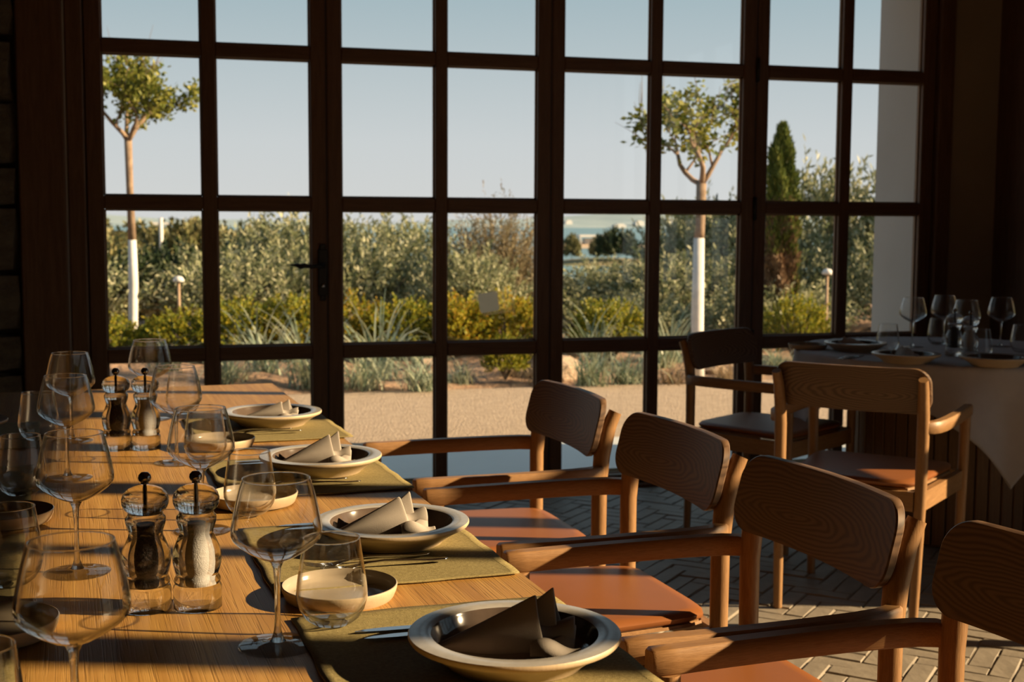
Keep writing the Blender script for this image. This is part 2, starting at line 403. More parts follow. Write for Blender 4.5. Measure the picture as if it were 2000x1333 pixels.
a = MB(); a.box(-3.3, 4.72, -3.2, FY+.47, 3.0, 3.16); tag(a.obj('ceiling', M['frame_y'], None, False), kind='structure')

# ---- frames round the glazing
tr1 = empty('trim_1', (0, 0, 0), kind='structure')
a = MB(); a.cbox(-.50, -.315, FY-.06, FY+.04, 0, 2.9, .006); a.obj('casing', M['frame_v'], tr1, False)
a = MB(); a.box(-.3145, -.309, FY-.03, FY+.03, 0, 2.9); a.obj('gap_light_line', M['plaster_out'], tr1, False)  # pale strip painted in for the line of light between casing and jamb
a = MB(); a.cbox(-.308, -.236, FY-.035, FY+.04, 0, 2.9, .006); a.obj('jamb', M['frame_v'], tr1, False)
a = MB(); a.cbox(-.236, 3.92, FY-.035, FY+.04, 2.715, 2.79, .006); a.obj('head_rail', M['frame_x'], tr1, False)
a = MB(); a.cbox(3.905, 3.99, FY-.035, FY+.04, 0, 2.9, .006); a.obj('jamb', M['frame_v'], tr1, False)
a = MB(); a.cbox(-.5, 3.99, FY-.05, FY+.12, -.02, .012, .004); a.obj('threshold', M['frame_x'], tr1, False)
tr2 = empty('trim_2', (0, 0, 0), kind='structure')
a = MB(); a.cbox(XR-.02, XR+.06, DOOR_Y1, DOOR_Y1+.08, 0, 2.8, .006); a.obj('jamb', M['frame_v'], tr2, False)
a = MB(); a.cbox(XR-.02, XR+.06, DOOR_Y0-.08, DOOR_Y0, 0, 2.8, .006); a.obj('jamb', M['frame_v'], tr2, False)
a = MB(); a.cbox(XR-.02, XR+.06, DOOR_Y0, DOOR_Y1, 2.715, 2.79, .006); a.obj('head_rail', M['frame_y'], tr2, False)

RZ = [.026, .691, 1.3575, 2.0225, 2.689]      # rail centres
def leaf(name, x0, x1, g0, b0, b1, g1, across_y=False):
    """one glazed door leaf in a local frame: X along the leaf, Y depth, Z up"""
    r = empty(name, kind='structure')
    th0, th1 = 0, .058
    for (u, v_) in ((x0, g0), (g1, x1)):
        q = MB(); q.cbox(u, v_, th0, th1, .014, 2.714, .004); q.obj('stile', M['frame_v'], r, False)
    for i, zc in enumerate(RZ):
        h = .03 if i else .026
        top = zc+h if i < 4 else 2.714
        for u, v_ in ((g0, b0), (b1, g1)):
            q = MB(); q.cbox(u, v_, th0+.001, th1-.001, max(zc-h, .014), top, .004); q.obj('rail', M['frame_x'], r, False)
    q = MB(); q.cbox(b0, b1, th0+.0005, th1-.0005, RZ[0]-.01, 2.70, .004); q.obj('muntin', M['frame_v'], r, False)
    for i in range(4):
        z0, z1 = RZ[i]+.03, RZ[i+1]-.03
        for u, v_ in ((g0, b0), (b1, g1)):
            q = MB(); q.box(u-.004, v_+.004, .036, .040, z0-.004, z1+.004); q.obj('pane', M['pane'], r, False)
            q = MB()     # slim glazing bead
            for (p0, p1, s0, s1) in ((u, u+.007, z0, z1), (v_-.007, v_, z0, z1), (u, v_, z0, z0+.007), (u, v_, z1-.007, z1)):
                q.box(p0, p1, .028, .036, s0, s1)
            q.obj('glazing_bead', M['bead'], r, False)
    return r
d1 = leaf('door_1', -.232, .791, -.163, .251, .313, .724)
d2 = leaf('door_2', .797, 1.847, .863, 1.293, 1.350, 1.783)
d3 = leaf('door_3', 1.853, 2.899, 1.915, 2.348, 2.407, 2.832)
d4 = leaf('door_4', 2.905, 3.903, 2.967, 3.372, 3.430, 3.832)
for d in (d1, d2, d3, d4): d.location = (0, FY, 0)
for d_, x_ in ((d1, .794), (d2, 1.85), (d3, 2.902)):
    q = MB(); q.cbox(x_-.016, x_+.016, .0585, .070, .014, 2.714, .002); q.obj('cover_strip', M['frame_v'], d_, False)
    q = MB(); q.box(x_-.0032, x_+.0032, .004, .058, .014, 2.71); q.obj('seal', M['iron'], d_, False)
# hinges between leaves three and four, and a bolt cover between one and two
for zz in (2.03, 1.355, .70):
    q = MB(); q.tube([(2.902, -.008, zz-.055), (2.902, -.008, zz+.055)], .009, 10); q.tube([(2.902, -.008, zz-.062), (2.902, -.008, zz-.055)], .006, 8)
    q.obj('hinge', M['iron'], d4)
# right-hand doors, the same leaves turned onto the right wall
for k in range(NL):
    L = LW-.004
    d = leaf('door_%d' % (5+k), .002, L, .055 if k else .11, L/2-.028, L/2+.028, L-.053)
    d.rotation_euler = (0, 0, -PI/2); d.location = (XR, DOOR_Y1-k*LW-.0, 0)
# lever handle and long back plate on the meeting stile
h = empty('door_handle', (.772, FY, 1.08)); h.parent = d1; h.location = (.772, 0, 1.08)
q = MB(); q.cbox(-.021, .021, -.012, 0, -.135, .075, .004); q.lathe([(0, 0)], 4)
q.obj('back_plate', M['iron'], h, False)
q = MB()
for zz in (.085, -.145): q.cbox(-.014, .014, -.011, 0, zz-.014, zz+.014, .004)
q.obj('scroll_end', M['iron'], h, False)
q = MB(); q.tube([(0, -.012, 0), (0, -.045, 0)], .009, 10)
q.tube([(0, -.045, 0), (-.03, -.048, .001), (-.06, -.05, -.003), (-.085, -.05, .003), (-.105, -.05, -.001), (-.125, -.05, .005), (-.15, -.05, .006)],
       [.010, .009, .009, .012, .013, .008, .003], 10)
q.obj('lever', M['iron'], h)
q = MB(); q.tube([(0, -.012, -.09), (0, -.018, -.09)], .011, 12); q.obj('lock_cylinder', M['steel'], h)
# little pale translucent square on a pane
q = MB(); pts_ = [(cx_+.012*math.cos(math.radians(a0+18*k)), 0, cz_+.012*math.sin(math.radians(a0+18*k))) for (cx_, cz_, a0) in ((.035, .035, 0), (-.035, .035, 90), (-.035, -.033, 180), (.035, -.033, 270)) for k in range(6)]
q.add(pts_, [tuple(range(24))]); o = q.obj('patch', M['patch'], None, False, (1.556, FY+.0355, .903), (0, math.radians(-9), 0))
tag(o, 'pale square sticker on the glazed door pane', 'patch')

# ================================================================== FLOOR
fl = empty('floor', (0, 0, 0), kind='structure')
a = MB(); a.box(-3.1, 4.72, -3.0, FY+.06, -.12, -.0045); a.obj('bedding', M['joint'], fl, False)
BL, BW, G = .205, .0683, .0032
def brick_mesh(l, w_, seed):
    rr = random.Random(seed); q = MB(); x0, x1, y0, y1 = -l/2, l/2, -w_/2, w_/2; c = .004
    j = lambda: rr.uniform(-.0018, .0018)
    base = [(x0, y0, -.02), (x1, y0, -.02), (x1, y1, -.02), (x0, y1, -.02)]
    mid = [(x0+j(), y0+j(), -c), (0, y0+j(), -c), (x1+j(), y0+j(), -c), (x1+j(), y1+j(), -c), (0, y1+j(), -c), (x0+j(), y1+j(), -c)]
    top = [(x0+c+j(), y0+c+j(), j()*.6), (0, y0+c+j(), j()*.6), (x1-c+j(), y0+c+j(), j()*.6), (x1-c+j(), y1-c+j(), j()*.6), (0, y1-c+j(), j()*.6), (x0+c+j(), y1-c+j(), j()*.6)]
    fs = [(0, 1, 6, 5, 4), (1, 2, 7, 6), (2, 3, 9, 8, 7), (3, 0, 4, 9)]
    fs += [(4+i, 4+(i+1) % 6, 10+(i+1) % 6, 10+i) for i in range(6)] + [(10, 11, 14, 15), (11, 12, 13, 14)]
    q.add(base+mid+top, fs); return q
protos = [brick_mesh(BL-G, BW-G, s) for s in range(6)]
pm = []
for s, q in enumerate(protos):
    me = bpy.data.meshes.new('brick'); me.from_pydata(q.v, [], q.f); me.update()
    mm = M['paver']; me.materials.append(mm); pm.append(me)
bricks = []
N = int(10/BW)
ca, sa = math.cos(PI/4), math.sin(PI/4)
for i in range(-90, 90):
    for j in range(-60, 60):
        # herringbone 3:1 : each diagonal step carries one flat and one upright brick
        x = i*BW + j*BW*3; y = i*BW - j*BW*3
        for (dx, dy, ang) in ((BL/2, BW/2, 0), (BL+BW/2-BW, BW+BL/2-BW+0, 1)):
            px, py = x+dx, y+dy
            if ang: px, py = x+BL+BW/2, y-0*BW+BL/2-2*BW
            wx, wy = px*ca-py*sa, px*sa+py*ca
            wx += .6; wy += 1.4
            if -3.0 < wx < XR-.03 and -2.9 < wy < FY-.06: bricks.append((wx, wy, ang*PI/2+PI/4))
# keep only bricks that do not fall on one already laid
cell = {}; laid = []
for b_ in bricks:
    k = (round(b_[0]/.03), round(b_[1]/.03)); ok = True
    for dx in (-1, 0, 1):
        for dy in (-1, 0, 1):
            if (k[0]+dx, k[1]+dy) in cell: ok = False
    if ok: cell[k] = 1; laid.append(b_)
def seen_rank(b_):
    x, y = b_[0], b_[1]; d = Vector((x, y, -1.28)); zf = d.dot(fw); 
    if zf < .5: return 1e9
    px = 1000+2532.8*d.dot(r2)/zf; py = 666.5-2532.8*d.dot(u2)/zf
    if not (1120 < px < 2040 and 930 < py < 1370): return 1e8+zf
    return zf
laid.sort(key=seen_rank)
for i, b_ in enumerate(laid[:296]):
    o = bpy.data.objects.new('brick', pm[i % 6]); COL.objects.link(o); o.parent = fl
    o.location = (b_[0], b_[1], random.uniform(-.0025, .0015)); o.rotation_euler = (random.uniform(-.006, .006), random.uniform(-.006, .006), b_[2]+(PI if i % 2 else 0)+random.uniform(-.01, .01))
q = MB()
for i, b_ in enumerate(laid[296:]):
    c_, s_ = math.cos(b_[2]), math.sin(b_[2]); zz = random.uniform(-.0025, .0015); pr = protos[i % 6]
    q.add([(b_[0]+v_[0]*c_-v_[1]*s_, b_[1]+v_[0]*s_+v_[1]*c_, v_[2]+zz) for v_ in pr.v], pr.f)
o = q.obj('brick_paving', M['paver'], fl, False); o['kind'] = 'stuff'

# ================================================================== LONG TABLE
TA = math.radians(3.44); AX = Vector((-math.sin(TA), math.cos(TA), 0)); BX = Vector((math.cos(TA), math.sin(TA), 0))
TZ = .75
def tp(b_, t_): # table frame: b across from the centre line, t along
    p = Vector((.572, 1.356, 0)) - BX*.52 + BX*b_ + AX*t_; return p
tb = empty('dining_table', tp(0, 0), TA, 'long honey-coloured wooden dining table laid for eight', 'table')
q = MB(); q.cbox(-.52, .52, -.95, 2.93, TZ-.045, TZ, .003); q.obj('tabletop', M['table'], tb, False)
for x in (-.42, .42):
    for y in (-.8, 2.78):
        q = MB(); q.cbox(x-.04, x+.04, y-.04, y+.04, 0, TZ-.1455, .004); q.obj('leg', M['oak_v'], tb, False)
for y in (-.8, 2.78):
    q = MB(); q.cbox(-.46, .46, y-.05, y+.05, TZ-.145, TZ-.0455, .004); q.obj('crossbeam', M['oak_x'], tb, False)

# ================================================================== CHAIRS
def arm_pts(s):
    base = [(.236, -.232), (.252, -.218), (.264, -.19), (.271, -.14), (.275, -.06), (.276, .04), (.274, .14), (.270, .225), (.269, .262)]
    return [(s*x, y, .645) for x, y in base]
def make_chair():
    r = empty('armchair', (0, 0, 0), 0, 'x', 'chair')
    for s in (-1, 1):
        q = MB(); q.tube([(s*.222, -.245, .0), (s*.226, -.238, .2), (s*.230, -.232, .42), (s*.231, -.232, .62), (s*.232, -.238, .69), (s*.234, -.254, .76), (s*.236, -.272, .800)],
                         [.0145, .0165, .019, (.020, .020), (.019, .022), (.017, .020), (.015, .017)], 16)
        q.obj('rear_leg', M['oak_v'], r, 50)
        q = MB(); q.tube([(s*.258, .232, 0), (s*.262, .235, .3), (s*.266, .238, .626)], [.0145, .0175, .019], 16)
        q.obj('front_leg', M['oak_v'], r, 50)
        w_, h_, c_ = .0165, .0195, .0035
        prof = [(-w_+c_, -h_), (w_-c_, -h_), (w_, -h_+c_), (w_, h_-c_*1.3), (w_-c_*1.3, h_), (-w_+c_*1.3, h_), (-w_, h_-c_*1.3), (-w_, -h_+c_)]
        pts = arm_pts(s)
        # rounded tip
        q = MB(); q.sweep(pts+[(s*.269, .267, .645)], prof, scale=[.9, 1]+[1]*(len(pts)-2)+[.86]); q.obj('armrest', M['oak_y'], r, 45)
    # seat frame rails
    def rail(p0, p1, h0=.375, h1=.437, th=.011):
        q = MB(); q.sweep([(*p0, (h0+h1)/2), (*p1, (h0+h1)/2)], [(-th, -(h1-h0)/2), (th, -(h1-h0)/2), (th, (h1-h0)/2), (-th, (h1-h0)/2)])
        return q
    for s in (-1, 1): rail((s*.226, -.225), (s*.256, .225)).obj('side_rail', M['oak_y'], r, False)
    rail((-.21, -.232), (.21, -.232)).obj('rear_rail', M['oak_x'], r, False)
    rail((-.25, .236), (.25, .236)).obj('front_rail', M['oak_x'], r, False)
    # plywood seat base and leather pad
    def pad(z0, z1, grow, dome, n=48):
        q = MB(); rings = []
        def outline(k, zz, g):
            out_ = []
            for i in range(n):
                a_ = 2*PI*i/n; ca_, sa_ = math.cos(a_), math.sin(a_)
                e = 9.0; rr = (abs(ca_)**e+abs(sa_)**e)**(-1/e)
                x, y = rr*ca_, rr*sa_
                hw = .215+.022*y
                out_.append((x*(hw+g)*k, (y*(.222+g)-.004)*k, zz))
            return out_
        prof = [(0, z0, 0), (.6, z0, 0), (1, z0, grow-.006), (1, z0+.006, grow), (1, z1-.008, grow+.001), (1, z1, grow-.008), (.9, z1+dome*.4, 0), (.6, z1+dome*.85, 0), (.3, z1+dome, 0)]
        vs = []; fs = []
        for (k, zz, g) in prof[1:]: vs += outline(k, zz, g)
        nr = len(prof)-1
        for a_ in range(nr-1):
            for i in range(n):
                j = (i+1) % n; fs.append((a_*n+i, a_*n+j, (a_+1)*n+j, (a_+1)*n+i))
        fs.append(tuple(range(n-1, -1, -1))); fs.append(tuple((nr-1)*n+i for i in range(n)))
        q.add(vs, fs); return q
    pad(.4372, .4446, .006, 0).obj('seat_board', M['oak_x'], r, 40)
    pad(.4448, .466, .008, .0025).obj('seat_pad', M['leather'], r, 50)
    # curved back panel
    W2, H2, R2 = .252, .074, .050
    def outline2(n=10):
        pts = []
        for (cx_, cz_, a0) in ((W2-R2, H2-R2, 0), (-W2+R2, H2-R2, 90), (-W2+R2, -H2+R2, 180), (W2-R2, -H2+R2, 270)):
            for i in range(n+1):
                an = math.radians(a0+90*i/n); pts.append((cx_+R2*math.cos(an), cz_+R2*math.sin(an)))
        full = []
        for i in range(len(pts)):
            p, p1 = pts[i], pts[(i+1) % len(pts)]; m_ = max(1, int(math.hypot(p1[0]-p[0], p1[1]-p[1])/.02))
            full += [(p[0]+(p1[0]-p[0])*k/m_, p[1]+(p1[1]-p[1])*k/m_) for k in range(m_)]
        return full
    bm_ = bmesh.new()
    # dense grid clipped by rounded rectangle: scale concentric rings
    ol = outline2(); n = len(ol)
    def P(x, z_, off):
        y = -.2345-.030*(1-(x/W2)**2)*1.0 + .014 - z_*.25 + off
        return (x, y, .757+z_)
    rings = [0.0, .04, .12, .22, .34, .46, .58, .7, .8, .89, .96, 1.0]
    q = MB(); vs = []; fs = []
    th = .009
    seq = [(k, -th) for k in rings[1:-1]] + [(.988, -th), (1.0, -th+.003), (1.0, th-.003), (.988, th)] + [(k, th) for k in rings[-2:0:-1]]
    for k, off in seq:
        for (x, z_) in ol:
            zz = z_*k if k > .9 else z_*k
            vs.append(P(x*k, zz, off))
    for a_ in range(len(seq)-1):
        for i in range(n):
            j = (i+1) % n; fs.append((a_*n+i, a_*n+j, (a_+1)*n+j, (a_+1)*n+i))
    fs.append(tuple(range(n-1, -1, -1))); fs.append(tuple((len(seq)-1)*n+i for i in range(n)))
    q.add(vs, fs); bm_.free()
    q.obj('backrest', M['back'], r, 35)
    return r
ch = make_chair()
all0 = list(bpy.data.objects); ctree = tree_of(ch, all0)
def place_chair(post_mid, fwd, label, group, first=False):
    f = Vector((fwd[0], fwd[1], 0)).normalized(); loc = Vector((post_mid[0], post_mid[1], 0)) + f*.232
    rz = math.atan2(-f.x, f.y)
    if first:
        ch.location = loc; ch.rotation_euler = (0, 0, rz); ch['label'] = label; ch['group'] = group; return ch
    return copy_tree(ch, loc, rz, label, group, tree=ctree)
gl = 'oak armchairs along the long table'
fd = (-BX.x, -BX.y)
place_chair((1.152, 2.057), fd, 'oak armchair at long table with ringed grain on its shaded backrest, second from the camera', gl, True)
place_chair((1.207, 1.469), fd, 'oak armchair cut off by the lower right corner, nearest the camera', gl)
place_chair((1.125, 2.656), fd, 'oak armchair at long table, third from the camera', gl)
place_chair((1.093, 3.314), fd, 'oak armchair at the window end of the long table', gl)
gr = 'oak armchairs round the white-clothed table'
place_chair((2.18, 3.69), (.72, .69), 'oak armchair seen from behind, pushed up to the white-clothed round table', gr)
place_chair((2.335, 5.0), (.55, -.84), 'shaded oak armchair turned side-on between glazed doors and round table', gr)

# ================================================================== TABLEWARE
def make_wine():
    r = empty('wine_glass', (0, 0, 0), 0, 'x', 'glass')
    q = MB()   # foot and stem: solid crystal
    q.lathe([(0, .0), (.047, 0), (.0492, .0006), (.0492, .0014), (.046, .0022), (.03, .0030), (.016, .0046), (.0105, .0065), (0, .0066)], 48)
    q.obj('foot', M['foot'], r, 60)
    q = MB()
    q.lathe([(0, .0068), (.0102, .0069), (.0075, .011), (.0047, .020), (.0036, .035), (.0034, .06), (.0038, .085), (.0052, .1), (.008, .1065), (.010, .1085), (0, .1088)], 48)
    q.obj('stem', M['crystal'], r, 60)
    q = MB()
    outer = [(.0, .1085), (.010, .1088), (.022, .1135), (.036, .1215), (.048, .1305), (.0545, .1375), (.0565, .1435), (.0562, .152), (.0535, .168), (.0495, .186), (.0455, .202), (.0420, .2125)]
    inner = [(.0408, .2125), (.0443, .202), (.0483, .186), (.0523, .168), (.0550, .152), (.0552, .1440), (.0532, .1390), (.0465, .1325), (.034, .1245), (.02, .1165), (.0, .1135)]
    q.lathe(outer+inner, 56)
    q.obj('bowl', M['bowl'], r, 70)
    q = MB(); q.lathe([(.0414+.0009*math.cos(k*PI/4), .2128+.0009*math.sin(k*PI/4)) for k in range(8)], 56, True); q.obj('rim', M['crystal'], r)
    return r
def make_tumbler():
    r = empty('water_tumbler', (0, 0, 0), 0, 'x', 'glass')
    q = MB()
    outer = [(0, .0008), (.018, .0), (.027, .0016), (.036, .009), (.0430, .021), (.0466, .034), (.0468, .041), (.0455, .055), (.0418, .082), (.0375, .1095), (.0370, .1135)]
    inner = [(.0358, .1135), (.0363, .1095), (.0405, .082), (.0442, .055), (.0455, .041), (.0450, .033), (.0405, .021), (.031, .0125), (.018, .0095), (0, .009)]
    q.lathe(outer+inner, 56); q.obj('wall', M['bowl'], r, 70)
    q = MB(); q.lathe([(.0364+.0009*math.cos(k*PI/4), .1138+.0009*math.sin(k*PI/4)) for k in range(8)], 56, True); q.obj('rim', M['crystal'], r)
    return r
def make_mill(fill, nm):
    r = empty(nm, (0, 0, 0), 0, 'x', 'mill')
    q = MB()
    q.lathe([(0, .0), (.0315, 0), (.0330, .0015), (.0328, .030), (.0315, .0330), (.0300, .0350), (.0315, .038), (.0312, .042), (.0290, .0455), (.0285, .048),
             (.0300, .052), (.0325, .062), (.0332, .073), (.0318, .083), (.0270, .094), (.0232, .103), (.0225, .108), (.0245, .114), (.0262, .119),
             (.0272, .124), (.0268, .128), (.0240, .131), (.0232, .134), (0, .1342)], 48)
    q.obj('body', M['acrylic'], r, 50)
    q = MB()
    q.lathe([(0, .1345), (.0225, .1348), (.0245, .1365), (.0285, .140), (.0312, .1465), (.0315, .153), (.0290, .1605), (.0230, .1665), (.0150, .1700), (.0065, .1720), (0, .1722)], 48)
    cap = q.obj('cap', M['acrylic'], r, 60)
    q = MB(); q.lathe([(0, .031), (.0155, .0312), (.0165, .036), (.0165, .0425), (.0125, .0445), (.0150, .052), (.0162, .064), (.0160, .076), (.0140, .088), (.0115, .100), (.0118, .112), (.0125, .119), (0, .1192)], 28)
    q.obj(fill, M['pepper' if fill == 'peppercorns' else 'salt'], r)
    q = MB(); q.lathe([(0, .1345), (.0025, .135), (.0025, .1735), (.0052, .1738), (.0055, .1745), (.0030, .1755), (.0050, .1750), (.0080, .1785), (.0088, .1820), (.0079, .1862), (.0048, .1895), (0, .1903)], 24)
    q.obj('knob', M['knob'], cap)
    return r
def make_plate():
    r = empty('dinner_plate', (0, 0, 0), 0, 'x', 'plate')
    q = MB(); q.lathe([(0, .003), (.078, .003), (.080, 0), (.084, 0), (.087, .004), (.104, .0165), (.118, .0245), (.1265, .0285), (.1285, .0315), (.1285, .0345), (.1275, .0360)], 72)
    q.obj('underside', M['clay'], r, 50)
    q = MB(); q.lathe([(.1275, .0360), (.118, .0368), (.104, .0362), (.1010, .0348)], 72); q.obj('rim', M['rim'], r, 60)
    q = MB(); q.lathe([(.1010, .0348), (.0995, .0320), (.0955, .0200), (.090, .0135), (.080, .0108), (.05, .0100), (0, .0098)], 72); q.obj('well', M['glaze'], r, 60)
    return r
def make_dish():
    r = empty('side_dish', (0, 0, 0), 0, 'x', 'dish')
    q = MB(); q.lathe([(0, .002), (.066, .002), (.068, 0), (.074, 0), (.0765, .003), (.0803, .012), (.0816, .0190), (.0812, .0200)], 60); q.obj('underside', M['clay'], r, 50)
    q = MB(); q.lathe([(.0812, .0200), (.0800, .0206), (.0788, .0198), (.0770, .012), (.0740, .0062), (.068, .0042), (.03, .004), (0, .004)], 60); q.obj('glazed_inside', M['cream'], r, 60)
    return r
def ss(x): x = max(0, min(1, x)); return x*x*(3-2*x)
def make_napkin(seed=0):
    rr = random.Random(seed)
    r = empty('napkin', (0, 0, 0), 0, 'x', 'napkin')
    pk = .066+rr.uniform(-.004, .006)
    q = MB()
    # front sheet: from the tip up to the peak, bulging towards the sitter's left
    def sheet(T, K, Bc, bulge, nu=16, nv=12, rip=.0):
        T, K, Bc = Vector(T), Vector(K), Vector(Bc); nrm = (K-T).cross(Bc-T).normalized()
        def fn(u, v_):
            A = T.lerp(K, u); B = T.lerp(Bc, u); p = A.lerp(B, v_)
            p = p+nrm*(bulge*math.sin(PI*v_)*math.sin(PI*min(u*.55+.1, 1)))+Vector((0, 0, rip*math.sin(v_*9+u*4)*u))
            return p
        q.grid(fn, nu, nv)
    # sharp-tipped tent
    sheet((-.088, -.006, .004), (.026, .004, pk), (.040, -.030, .002), -.014)
    sheet((-.088, -.004, .004), (.026, .004, pk), (.045, .040, .003), .014)
    # second peak just behind, its edge turned out
    sheet((-.03, .006, .010), (.045, .020, pk+.005), (.052, -.006, .004), -.004)
    sheet((-.03, .010, .010), (.045, .020, pk+.005), (.060, .050, .003), .008)
    # turned hem that runs along the near edge and curls at the open end
    hem = [(-.088, -.008), (-.06, -.022), (-.03, -.034), (.0, -.041), (.03, -.040), (.052, -.032), (.066, -.024)]
    def hemf(u, v_):
        k = u*(len(hem)-1); i = min(int(k), len(hem)-2); f = k-i
        x = hem[i][0]*(1-f)+hem[i+1][0]*f; y = hem[i][1]*(1-f)+hem[i+1][1]*f
        hgt = .006+.026*ss((u-.45)/.5)
        return Vector((x+.004*v_, y+.020*v_*(.4+u), .001+hgt*v_**.8+.002*math.sin(u*14)))
    q.grid(hemf, 30, 5)
    def hem2(u, v_):
        k = u*(len(hem)-1); i = min(int(k), len(hem)-2); f = k-i
        x = hem[i][0]*(1-f)+hem[i+1][0]*f; y = hem[i][1]*(1-f)+hem[i+1][1]*f
        return Vector((x*.98+.01*u, y*1.02+.002-.010*v_*u, .0015+.011*(1-v_)*u+.004*math.sin(v_*PI)*u))
    q.grid(hem2, 30, 5)
    # folded roll at the open end
    def roll(u, v_):
        an = -.6+v_*4.2; R = .011+.004*math.sin(u*5)
        return Vector((.020+u*.054, -.030+R*math.cos(an)*.9-.004*u, .014+R*math.sin(an)*.8+.003*math.sin(u*6)))
    q.grid(roll, 14, 14)
    def roll2(u, v_):
        an = .4+v_*3.6; R = .014+.003*math.sin(u*6+2)
        return Vector((.018+u*.050, .0+R*math.cos(an)*1.2+.010*u, .020+R*math.sin(an)*.9+.006*u))
    q.grid(roll2, 14, 14)
    o = q.obj('folded_cloth', M['linen'], r); mod_solid(o, .0016); mod_sub(o, 1)
    # fine hem line
    return r
def make_knife(L=.215):
    r = empty('table_knife', (0, 0, 0), 0, 'x', 'knife')
    q = MB(); pts = []
    def sec(y, w0, w1, z0, t_): return [(w0, y, z0), (w1, y, z0), (w1, y, z0+t_), (w0, y, z0+t_)]
    rows = [sec(0, -.001, .0012, .0018, .0006), sec(.012, -.006, .003, .0016, .0008), sec(.04, -.0095, .0045, .0014, .001), (sec(.10, -.0085, .0045, .0014, .0014))]
    vs = [p for r_ in rows for p in r_]; fs = [(0, 1, 2, 3)]
    for i in range(3):
        for k in range(4): fs.append((i*4+k, i*4+(k+1) % 4, (i+1)*4+(k+1) % 4, (i+1)*4+k))
    fs.append((12, 13, 14, 15)); q.add(vs, fs); q.obj('blade', M['steel'], r, 30)
    q = MB(); q.tube([(-.001, .098, .0022), (-.001, .12, .003), (-.001, .16, .0036), (-.001, L-.012, .0042), (-.001, L, .0042)], [(.004, .0015), (.0042, .0022), (.005, .0028), (.006, .0032), (.003, .002)], 10, up=(1, 0, 0))
    q.obj('handle', M['steel'], r); return r
def make_fork(L=.20):
    r = empty('table_fork', (0, 0, 0), 0, 'x', 'fork')
    q = MB(); q.tube([(0, .055, .004), (0, .075, .0075), (0, .10, .009), (0, .14, .007), (0, .175, .0048), (0, L-.006, .0055), (0, L, .0055)],
                     [(.008, .0012), (.0035, .0016), (.0026, .0018), (.0034, .0016), (.0052, .0014), (.0058, .0013), (.003, .001)], 10, up=(1, 0, 0)); q.obj('handle', M['steel'], r)
    q = MB()
    q.tube([(0, .058, .0042), (0, .045, .0015), (0, .038, .0012)], [(.007, .0012), (.0115, .001), (.0118, .001)], 10, up=(1, 0, 0))
    for x in (-.0102, -.0034, .0034, .0102): q.tube([(x, .040, .0012), (x, .02, .002), (x*.95, .0, .0065)], [(.0017, .0009), (.0015, .0009), (.0007, .0006)], 6, up=(1, 0, 0))
    q.obj('tines', M['steel'], r); return r
def make_mat():
    q = MB(); L2, W2 = .205, .185     # along the table edge, towards the middle
    def fn(u, v_):
        x = (u-.5)*2*W2; y = (v_-.5)*2*L2; e = max(abs(u-.5), abs(v_-.5))*2
        return Vector((x+.0012*math.sin(v_*23), y+.0012*math.sin(u*19), .0012+.0016*ss((e-.93)/.07)+.0006*math.sin(u*7+v_*5)))
    q.grid(fn, 28, 30)
    o = q.obj('placemat', M['mat'], None); mod_solid(o, .0022, 0)
    def edge(u0, v0, u1, v1):
        a_ = fn(u0, v0); b_ = fn(u1, v1); return a_, b_
    st = MB()
    for (u0, v0, u1, v1) in ((.03, .03, .97, .03), (.97, .03, .97, .97), (.97, .97, .03, .97), (.03, .97, .03, .03)):
        for k in range(60):
            p = fn(u0+(u1-u0)*(k+.1)/60, v0+(v1-v0)*(k+.1)/60); r_ = fn(u0+(u1-u0)*(k+.7)/60, v0+(v1-v0)*(k+.7)/60)
            d = (r_-p); s_ = Vector((-d.y, d.x, 0)).normalized()*.0005; zz = Vector((0, 0, .0014))
            st.add([p+s_+zz, r_+s_+zz, r_-s_+zz, p-s_+zz], [(0, 1, 2, 3)])
    so = st.obj('hem_stitching', M['mat'], o, False); so['kind'] = 'stuff'
    return tag(o, 'x', 'placemat')

SEAT = ['nearest', 'second', 'third', 'farthest']
def rot_of(v_): return math.atan2(v_[1], v_[0])
# placemats: right row (matches plate rhythm) and left row
mat0 = make_mat(); mt = tree_of(mat0, list(bpy.data.objects))
mat_r = [(.372, 1.503), (.340, 2.035), (.310, 2.690), (.285, 3.330)]
mlabels = ['olive placemat under the nearest plate, its near edge leaving the picture', 'olive placemat under the second plate, forks on its near edge', 'olive placemat under the third plate from the camera', 'olive placemat under the farthest plate near the window']
for i, (x, y) in enumerate(mat_r):
    if i == 0: o = mat0; o.location = (x, y, TZ+.0005); o.rotation_euler = (0, 0, TA*.7); o['label'] = mlabels[0]; o['group'] = 'olive placemats on the chair side'
    else: o = copy_tree(mat0, (x, y, TZ+.0005), TA*(.6+.2*i), mlabels[i], 'olive placemats on the chair side', tree=mt)
mat_l = [(-.335, 1.480), (-.375, 2.07), (-.410, 2.72), (-.445, 3.36)]
ml2 = ['olive placemat at the lower left corner of the picture', 'olive placemat under the nearer dark-rimmed dish on the left', 'olive placemat seen through the tumblers on the left, third from the camera', 'olive placemat on the left side of the table closest to the window']
for i, (x, y) in enumerate(mat_l):
    copy_tree(mat0, (x, y, TZ+.0005), TA, ml2[i], 'olive placemats on the left side', tree=mt)

